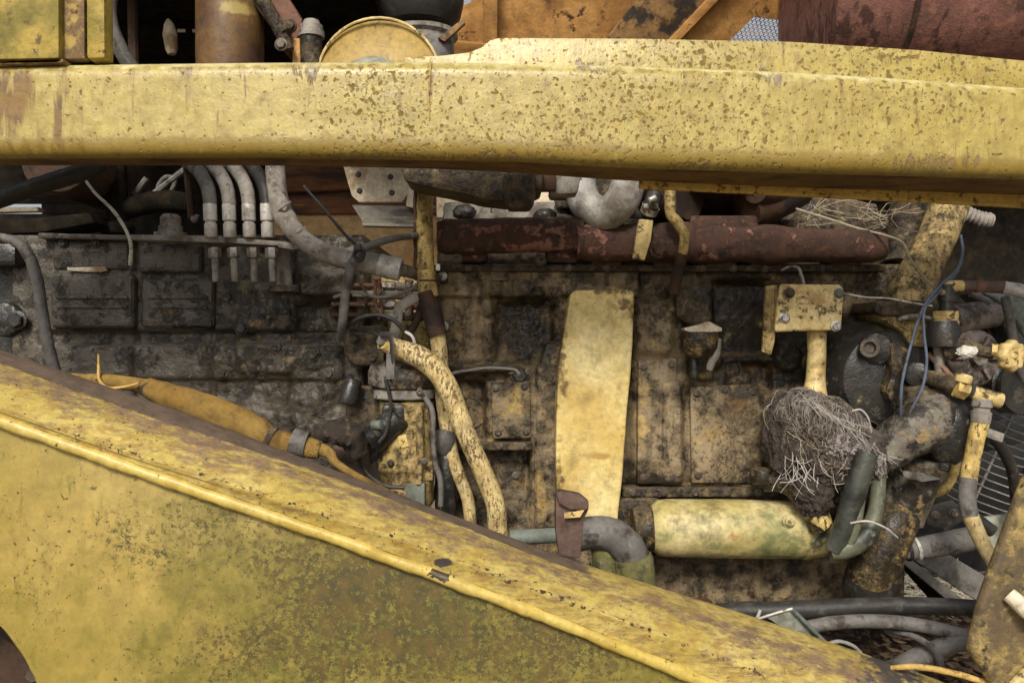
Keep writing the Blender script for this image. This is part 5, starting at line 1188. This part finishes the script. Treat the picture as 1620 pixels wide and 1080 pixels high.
for j, (h_, k_) in enumerate(((-.010, .82), (-.008, .97), (0, 1.0), (.006, .97), (.009, .80), (.006, .5), (.006, .2), (.009, .15))):
    for i in range(nh):
        a = 2*math.pi*i/nh; rr = .0262*k_*(1+(.075*math.cos(8*a) if k_ > .7 else 0)); Vh.append(cc+ax*h_+(uu*math.cos(a)+vv_*math.sin(a))*rr)
for j in range(7):
    for i in range(nh): Fh.append([j*nh+i, j*nh+(i+1) % nh, (j+1)*nh+(i+1) % nh, (j+1)*nh+i])
Fh.append(list(range(nh))[::-1]); Fh.append([7*nh+i for i in range(nh)])
O('hand_wheel', (Vh, Fh), m_cream, VL, angle=60)
TF = T('tee_fitting', 'yellow tee fitting feeding a painted hose that bends down', 'fitting')
O('barrel', tube([(1518, 614, 1.47), (1550, 624, 1.465), (1584, 634, 1.46)], [12, 12, 12], seg=16), m_cream, TF)
O('nut', lathew([(0, .017), (.02, .017)], P(1510, 612, 1.47), (1, .0, -.3), 6), m_pipe, TF)
O('stub', cyl((1522, 606, 1.465), (1526, 592, 1.465), 13), m_cream, TF)
O('dark_ring', tube([(1530, 617, 1.468), (1536, 619, 1.468)], [13.5, 13.5], seg=16, spline=False), m_oily, TF)
O('feed', roughen(tube([(1462, 596, 1.52), (1490, 602, 1.49), (1512, 612, 1.475)], [11, 13, 14]), .002, 50), m_oilybrown, TF)
O('swivel', lathew([(0, .016), (.018, .017), (.019, .014), (.026, .014), (.027, .017), (.04, .016)], P(1551, 668, 1.46), (.08, 0, 1), 14), m_greydust, TF)
DH = T('drop_hose', 'yellow overpainted rubber hose dropping from the tee fitting', 'hose')
O('ferrule', tube([(1552, 664, 1.46), (1545, 690, 1.46), (1540, 715, 1.46)], [14, 13, 13], seg=16), m_pipe, DH)
O('upper_hose', tube([(1542, 705, 1.46), (1535, 740, 1.457), (1532, 762, 1.455)], [12, 13, 13], seg=16), m_pipe, DH)
O('bare_rubber', tube([(1532, 756, 1.4555), (1530, 790, 1.45), (1535, 818, 1.441)], [13.3, 13.4, 13.2], seg=16), m_rubgrey, DH)
O('lower_hose', tube([(1534, 812, 1.443), (1550, 850, 1.43), (1566, 880, 1.42), (1590, 920, 1.40)], [12.6, 12, 11, 11], seg=16), m_pipechip, DH)
O('grey_bracket', prism([(1556, 674), (1590, 686), (1586, 700), (1556, 690)], 1.50, .01, .002), m_greydust, label='small pale metal tab behind the drop hose', cat='bracket')
# belt cover right
BC = T('belt_cover', 'grey green ribbed cover at the fan end', 'cover')
O('sheet', roughen(densify(prism([(1545, 462), (1600, 460), (1700, 500), (1700, 640), (1625, 560), (1590, 510)], 1.60, .08, .01), 4), .003, 20), m_greenplate, BC)
O('rib', tube([(1535, 464, 1.585), (1566, 480, 1.58), (1590, 510, 1.58), (1612, 545, 1.58), (1640, 600, 1.58)], 6, seg=10), m_rubgrey, BC)
O('rib', tube([(1556, 462, 1.582), (1584, 478, 1.578), (1606, 508, 1.578), (1640, 556, 1.578)], 4, seg=10), m_greenplate, BC)
O('lower_sheet', roughen(densify(prism([(1560, 570), (1700, 590), (1700, 655), (1600, 655), (1560, 640)], 1.66, .05, .01), 3), .004, 24), m_oily, BC)
# fan guard
FG = T('fan_guard', 'wire fan guard of close curved rings at the radiator end', 'guard')
gc = P(1700, 440, 1.80)
for k in range(15):
    r_ = (222+k*12.5)*K(1.80)
    pts = [gc+Vector((math.cos(R(a))*r_, 0, math.sin(R(a))*r_)) for a in range(205, 331, 6)]
    O('guard_ring', tubew(pts, .0016, seg=5, spline=False), m_guard, FG)
for a in (214, 246, 285, 320):
    O('brace', tubew([gc+Vector((math.cos(R(a))*q*K(1.8), .004, math.sin(R(a))*q*K(1.8))) for q in (215, 405)], .003, seg=6, spline=False), m_guard, FG)
CF = T('cooling_fan', 'black cooling fan half hidden behind the wire guard', 'fan')
O('blade', prism([(1480, 690), (1600, 660), (1700, 640), (1700, 680), (1560, 715), (1500, 730)], 1.92, .01, .003, lean=(0.02, .05, .02)), m_blackplastic, CF)
O('blade', prism([(1640, 700), (1690, 690), (1680, 850), (1600, 860)], 1.92, .01, .003, lean=(0.02, .05, .02)), m_blackplastic, CF)
O('hub', lathew(roundprof(.08, .07, .01), P(1720, 620, 1.9), (0, 1, 0), 24), m_blackplastic, CF)
O('yellow_hoop', tube([(1470, 785, 1.64), (1496, 770, 1.63), (1510, 740, 1.63), (1514, 700, 1.64)], [7, 8, 8, 7], seg=12), m_pipe, label='yellow bent pipe behind the pump outlet elbow', cat='pipe')
O('rear_plate', prism([(1556, 818), (1640, 806), (1640, 900), (1570, 880)], 1.70, .01, .002), m_clear, label='pale grey plate behind the bottom of the drop hose', cat='plate')
# frame bars lower right
for i, (q, dd, mt, l) in enumerate((([(1440, 882), (1500, 876), (1640, 958), (1640, 990), (1570, 965)], 1.72, m_grey_bar, 'wide grey frame bar slanting under the fan guard'),
        ([(1416, 880), (1436, 880), (1560, 975), (1530, 975)], 1.70, m_grey_bar, 'narrow grey frame bar beside the dark channel'),
        ([(1414, 878), (1436, 878), (1560, 985), (1486, 960)], 1.74, m_dark, 'dark channel bar nearest the straw'))):
    O('frame_bar', prism(q, dd, .03, .003), mt, label=l, cat='bar', group='slanting frame bars under the fan guard')
# hoses at bottom
O('main_hose', tube([(1050, 985, 1.46), (1150, 968, 1.44), (1230, 966, 1.42), (1330, 961, 1.41), (1440, 958, 1.40), (1560, 962, 1.38), (1640, 968, 1.38)], [15, 15, 15, 15, 14, 13, 13], seg=18, rough=.0006), m_rubber, label='thick glossy black hose crossing below the oil pan', cat='hose')
O('return_hose', tube([(1240, 1000, 1.40), (1310, 986, 1.39), (1380, 982, 1.38), (1450, 988, 1.37), (1530, 1006, 1.36), (1600, 1030, 1.36)], [10, 11, 11, 11, 11, 11], seg=16), m_rubgrey, label='grey hose curving just under the thick black hose', cat='hose')
O('drain_hose', tube([(1400, 1068, 1.37), (1450, 1042, 1.37), (1500, 1020, 1.36), (1545, 1006, 1.36), (1600, 990, 1.36)], [17, 17, 15, 14, 14], seg=16, rough=.0006), m_rubgrey, label='short fat grey hose rising from the litter to the corner post', cat='hose')
O('knotted_wire', tube([(1400, 996, 1.40), (1440, 1004, 1.37), (1470, 1020, 1.345), (1484, 1036, 1.34), (1488, 1056, 1.35)], [5, 5, 6, 6, 7], seg=10, rough=.001), m_rubgrey, label='bent grey wire hooked over the short fat hose', cat='wire')
O('loom_cord', tube([(1410, 1056, 1.20), (1450, 1054, 1.18), (1500, 1062, 1.16), (1550, 1076, 1.15), (1620, 1100, 1.14)], [4, 5, 5, 5, 5], seg=10), m_cord, label='tan cord lying over the foot of the sloping bar', cat='cord')
gp = T('cloudy_bracket', 'cloudy grey plate in a thin wire frame above the sloping bar', 'plate')
O('plate', prism([(1216, 978), (1256, 964), (1302, 1012), (1276, 1018)], 1.30, .006, .001), m_clear, gp)
O('wire_frame', tube([(1195, 980, 1.31), (1225, 970, 1.30), (1254, 962, 1.295)], 2, seg=6), m_white, gp)
O('edge_bar', tube([(1254, 964, 1.292), (1280, 990, 1.29), (1304, 1014, 1.29)], 3.4, seg=8), m_greenplate, gp)
O('wire_end', tube([(1190, 986, 1.32), (1198, 976, 1.31), (1203, 964, 1.31)], 2.6, seg=8), m_white, gp)
O('bent_clip', tube([(1300, 1022, 1.25), (1325, 1014, 1.25), (1348, 1020, 1.25), (1362, 1032, 1.25)], 3, seg=8), m_guard, label='bent bright clip wire lying by the sloping bar', cat='clip')
O('support_leg', tube([(1330, 915, 1.75), (1330, 1000, 1.75)], [7, 7], seg=10, spline=False), m_darkrust, label='thin dark support leg below the oil pan', cat='leg')
# straw and litter on the pan
def strawf():
    x = rnd.uniform(.75, 1.3); y = rnd.uniform(2.05, 2.62); return Vector((x, y, ZP+.005+abs(rnd.gauss(0, .012)))), (rnd.gauss(0, 1), rnd.gauss(0, 1), rnd.gauss(0, .12))
O('loose_straw', strands(1100, strawf, .12, .0014, .5), m_strawpan, label='mat of pale straw heaped on the belly pan', cat='straw', kind='stuff')
Vl = []; Fl = []
for i in range(1900):
    c = Vector((rnd.uniform(.4, 1.2), rnd.uniform(1.58, 2.1), ZP+.003+rnd.random()*.03)); s = rnd.uniform(.006, .02); q = Matrix.Rotation(rnd.uniform(0, 6.28), 3, 'Z') @ Matrix.Rotation(rnd.gauss(0, .5), 3, 'X')
    o_ = len(Vl)
    for (u, v, h_) in ((-1, 0, .1), (0, -.45, 0), (1, 0, .15), (0, .45, 0.02)): Vl.append(c+q @ Vector((u*s, v*s, h_*s)))
    Fl.append([o_, o_+1, o_+2, o_+3])
O('leaf_litter', (Vl, Fl), m_litter, label='brown dead leaf litter lying on the belly pan', cat='leaf litter', kind='stuff', smooth=False)
# ================================================================== ABOVE THE BEAM
O('fuel_hose', tube([(196, -80, 1.55), (178, -20, 1.55), (172, 20, 1.55), (180, 55, 1.55), (200, 95, 1.56), (225, 130, 1.58)], [11, 11, 12, 12, 12, 12], seg=14), m_rubgrey, label='grey hose hanging behind the rusted strip of the corner panel', cat='hose')
O('dark_stay', tube([(208, -80, 1.7), (210, 40, 1.7), (212, 130, 1.7)], [8, 8, 8], seg=8), m_darkrust, label='dark rusty stay beside the grey hanging hose', cat='stay')
FC = T('filter_canister', 'brown oil stained filter canister above the beam', 'canister')
rc = 52*K(1.62)
O('can', lathew([(0, rc*.96), (.06, rc), (.16, rc), (.175, rc*.97), (.185, rc*.9)], P(364, 140, 1.62), (0, 0, 1), 32), M('canister_paint', (.12, .062, .022), (.18, .10, .035), [dict(c=(.06, .03, .02), s=10, t=.52, soft=.12), dict(c=(.36, .27, .09), s=16, t=.70, soft=.08, where=[(390, 25, 1.6, 50, 20, .3)])], rough=.5, bump=.15), FC)
O('crown', lathew([(0, rc*1.02), (.02, rc*1.02), (.05, rc*.8), (.07, rc*.5)], P(364, 0, 1.62), (0, 0, 1), 32), m_oilybrown, FC)
O('inlet', tube([(400, -10, 1.60), (425, 20, 1.59), (452, 55, 1.58)], [12, 12, 12], seg=14), m_oilybrown, FC)
O('white_bottle', roughen(lathew([(0, .008), (.01, .012), (.04, .014), (.06, .010), (.07, .004)], P(272, 86, 1.72), (-.1, 0, 1), 16), .002, 50), m_creamw, label='small pale bottle shape glinting in the gloom', cat='bottle')
for i, (x0, x1) in enumerate(((280, 293), (304, 316))):
    O('pale_tag', slab(x0, 46, x1, 51, 1.75, .004, .001), m_creamw, label=['small pale tag next to the pale bottle', 'small pale tag next to the filter canister'][i], cat='tag', group='pale tags in the gloom')
LK = T('lever_assembly', 'rust red bolted lever casting next to the canister', 'lever')
O('casting', roughen(densify(prism([(405, -40), (440, -30), (478, 30), (476, 50), (455, 88), (440, 70), (425, 30)], 1.60, .05, .008), 3), .004, 40), m_turbo, LK)
O('arm', roughen(tube([(400, -20, 1.585), (425, 15, 1.58), (445, 55, 1.58), (458, 80, 1.58)], [12, 11, 10, 9]), .002, 40), m_oilybrown, LK)
bolt(LK, 459, 41, 1.60, 8, m_oilybrown); bolt(LK, 445, 71, 1.57, 8, m_boltd)
O('column', slab(462, 60, 476, 130, 1.60, .03, .004), m_canvas if False else m_hood, LK)
SC = T('filler_cap', 'small dusty ribbed filler cap on a short neck', 'cap')
O('cap', lathew([(0, .024), (.012, .024), (.014, .021), (.022, .021), (.026, .016), (.032, .014)], P(493, 60, 1.60), (0, 0, 1), 20), m_greydust, SC)
O('neck', lathew([(0, .019), (.09, .021)], P(492, 130, 1.60), (0, 0, 1), 20), m_oilybrown, SC)
DS = T('yellow_disc', 'large yellow disc guard with a domed hub above the beam', 'disc')
dc = P(600, 128, 1.60); dax = Vector((0, -1, .12))
O('plate', lathew([(0, .112), (.003, .116), (.006, .116), (.008, .113)], dc, dax, 56), M('disc_paint', (.31, .20, .04), (.37, .25, .06), [dict(c=(.05, .035, .02), s=60, t=.66, soft=.05, where=[(590, 38, 1.6, 60, 14, .12)])], rough=.45, bump=.1), DS)
O('rim', tubew([dc+dax.normalized()*.006+Vector((math.cos(R(a))*.115, 0, math.sin(R(a))*.115)) for a in range(0, 361, 8)], .0028, seg=8, spline=False), m_cream, DS)
O('dome', lathew([(0, .075), (.018, .068), (.036, .05), (.046, .025), (.048, .004)], dc+dax.normalized()*.008+Vector((-.01, 0, -.03)), dax, 40), m_clear, DS)
AF = T('air_cleaner', 'black air cleaner bowl with a dull clamped neck', 'air cleaner')
ac = P(668, 60, 1.78)
O('bowl', lathew([(0, .07), (.02, .085), (.05, .092), (.16, .095)], P(664, 42, 1.78), (0, 0, 1), 36), m_rubber, AF)
O('neck', roughen(lathew([(0, .05), (.03, .056), (.035, .066), (.06, .066), (.066, .074), (.075, .074)], P(668, 110, 1.78), (0, 0, 1), 30), .002, 40), m_greydust, AF)
O('clamp', lathew([(0, .060), (.014, .060)], P(668, 85, 1.78), (0, 0, 1), 30), m_steel, AF)
O('clamp_arm', prism([(692, 60), (734, 28), (736, 36), (704, 66)], 1.68, .014, .002), m_hoodrib, AF)
O('outlet', cyl((690, 110, 1.72), (690, 60, 1.72), 26), m_rubgrey, AF)
MF = T('muffler', 'big rust red muffler drum with a dark seam above the beam', 'muffler')
mx0, mx1 = P(1276, 0, 1.95), P(1900, 0, 1.75)
cz_ = P(0, -70, 1.75).z; R_ = .215
O('drum', lathew([(0, R_*.97), (.006, R_), (mx1.x-mx0.x, R_)], Vector((mx0.x, 1.95, cz_)), (1, 0, 0), 64), m_muff, MF)
sx = P(1450, 0, 1.75).x
O('seam_band', lathew([(0, R_+.001), (.001, R_+.004), (.012, R_+.004), (.013, R_+.001)], Vector((sx, 1.95, cz_)), (1, 0, 0), 64, cap=False), m_darkrust, MF)
# ---- alternator and small lines at the pump end
AL = T('alternator', 'pinkish grey alternator barrel with dark end case beside the fittings', 'alternator')
O('barrel', roughen(cyl((1505, 506, 1.57), (1580, 494, 1.60), 23), .002, 40), m_pinkcast, AL)
O('end_case', roughen(lathew(roundprof(.07, .055, .015), P(1545, 566, 1.56), (-.05, 1, 0), 28), .003, 40), m_pinkcast, AL)
O('shaft_nut', lathew([(0, .014), (.016, .014)], P(1545, 566, 1.558), (-.05, -1, 0), 6), m_steel, AL)
for a in range(0, 360, 60): O('fin', roughen(rbox(P(1545, 566, 1.557)+Vector((math.cos(R(a))*.034, 0, math.sin(R(a))*.034)), (.022, .012, .006), Matrix.Rotation(-R(a), 3, 'Y'), bev=.002), .001, 60), m_pinkcast, AL)
O('pulley', roughen(lathew([(0, .05), (.006, .052), (.012, .042), (.018, .052), (.024, .05)], P(1600, 610, 1.58), (.3, -1, 0), 28), .001, 40), m_oily, AL)
O('clamp_bolt', cyl((1478, 505, 1.53), (1500, 500, 1.53), 8), m_oily, AL)
for q, r, mt, nm, l in (
    ([(1484, 545, 1.51), (1486, 575, 1.51), (1488, 606, 1.51)], 8, m_greydust, 'short_strut', 'short grey strut standing between pump and tee fitting'),
    ([(1468, 560, 1.52), (1490, 580, 1.505), (1508, 600, 1.49)], 5, m_copper, 'rusty_line', 'rusty thin line slanting from the pump to the tee fitting'),
    ([(1470, 620, 1.51), (1500, 632, 1.50), (1530, 650, 1.50), (1560, 700, 1.52)], 6, m_rubber, 'vent_hose', 'thin black hose slipping behind the tee fitting'),
    ([(1420, 505, 1.535), (1450, 500, 1.53), (1482, 506, 1.52)], 4, m_steel, 'bleed_line', 'thin steel line across the thermostat housing'),
    ([(1446, 648, 1.49), (1438, 662, 1.485), (1424, 684, 1.49)], 2.5, m_rubber, 'sensor_lead', 'short black lead below the blue wires'),
    ([(1590, 470, 1.52), (1600, 520, 1.53), (1612, 580, 1.55), (1640, 640, 1.58)], 7, m_rubgrey, 'breather_hose', 'grey hose running down the belt cover'),
    ([(1500, 660, 1.56), (1560, 680, 1.58), (1600, 740, 1.62), (1610, 820, 1.66)], 9, m_oily, 'lower_line', 'oily black line sweeping down past the drop hose'),
    ([(1430, 820, 1.60), (1480, 805, 1.62), (1530, 812, 1.64), (1570, 840, 1.64)], 10, m_oily, 'bypass_hose', 'oily bypass hose behind the lower coolant pipe')):
    O(nm, tube(q, r, seg=12, rough=.0012), mt, label=l, cat='hose' if 'hose' in l else 'line')
hb = T('hose_bracket', 'small oily bracket with bolts above the lower coolant pipe', 'bracket')
O('plate', roughen(densify(prism([(1462, 800), (1510, 790), (1530, 820), (1500, 840), (1466, 830)], 1.60, .02, .004), 2), .002, 50), m_oily, hb)
bolt(hb, 1480, 815, 1.599, 6, m_boltd); bolt(hb, 1508, 812, 1.599, 6, m_boltd)
finalize()
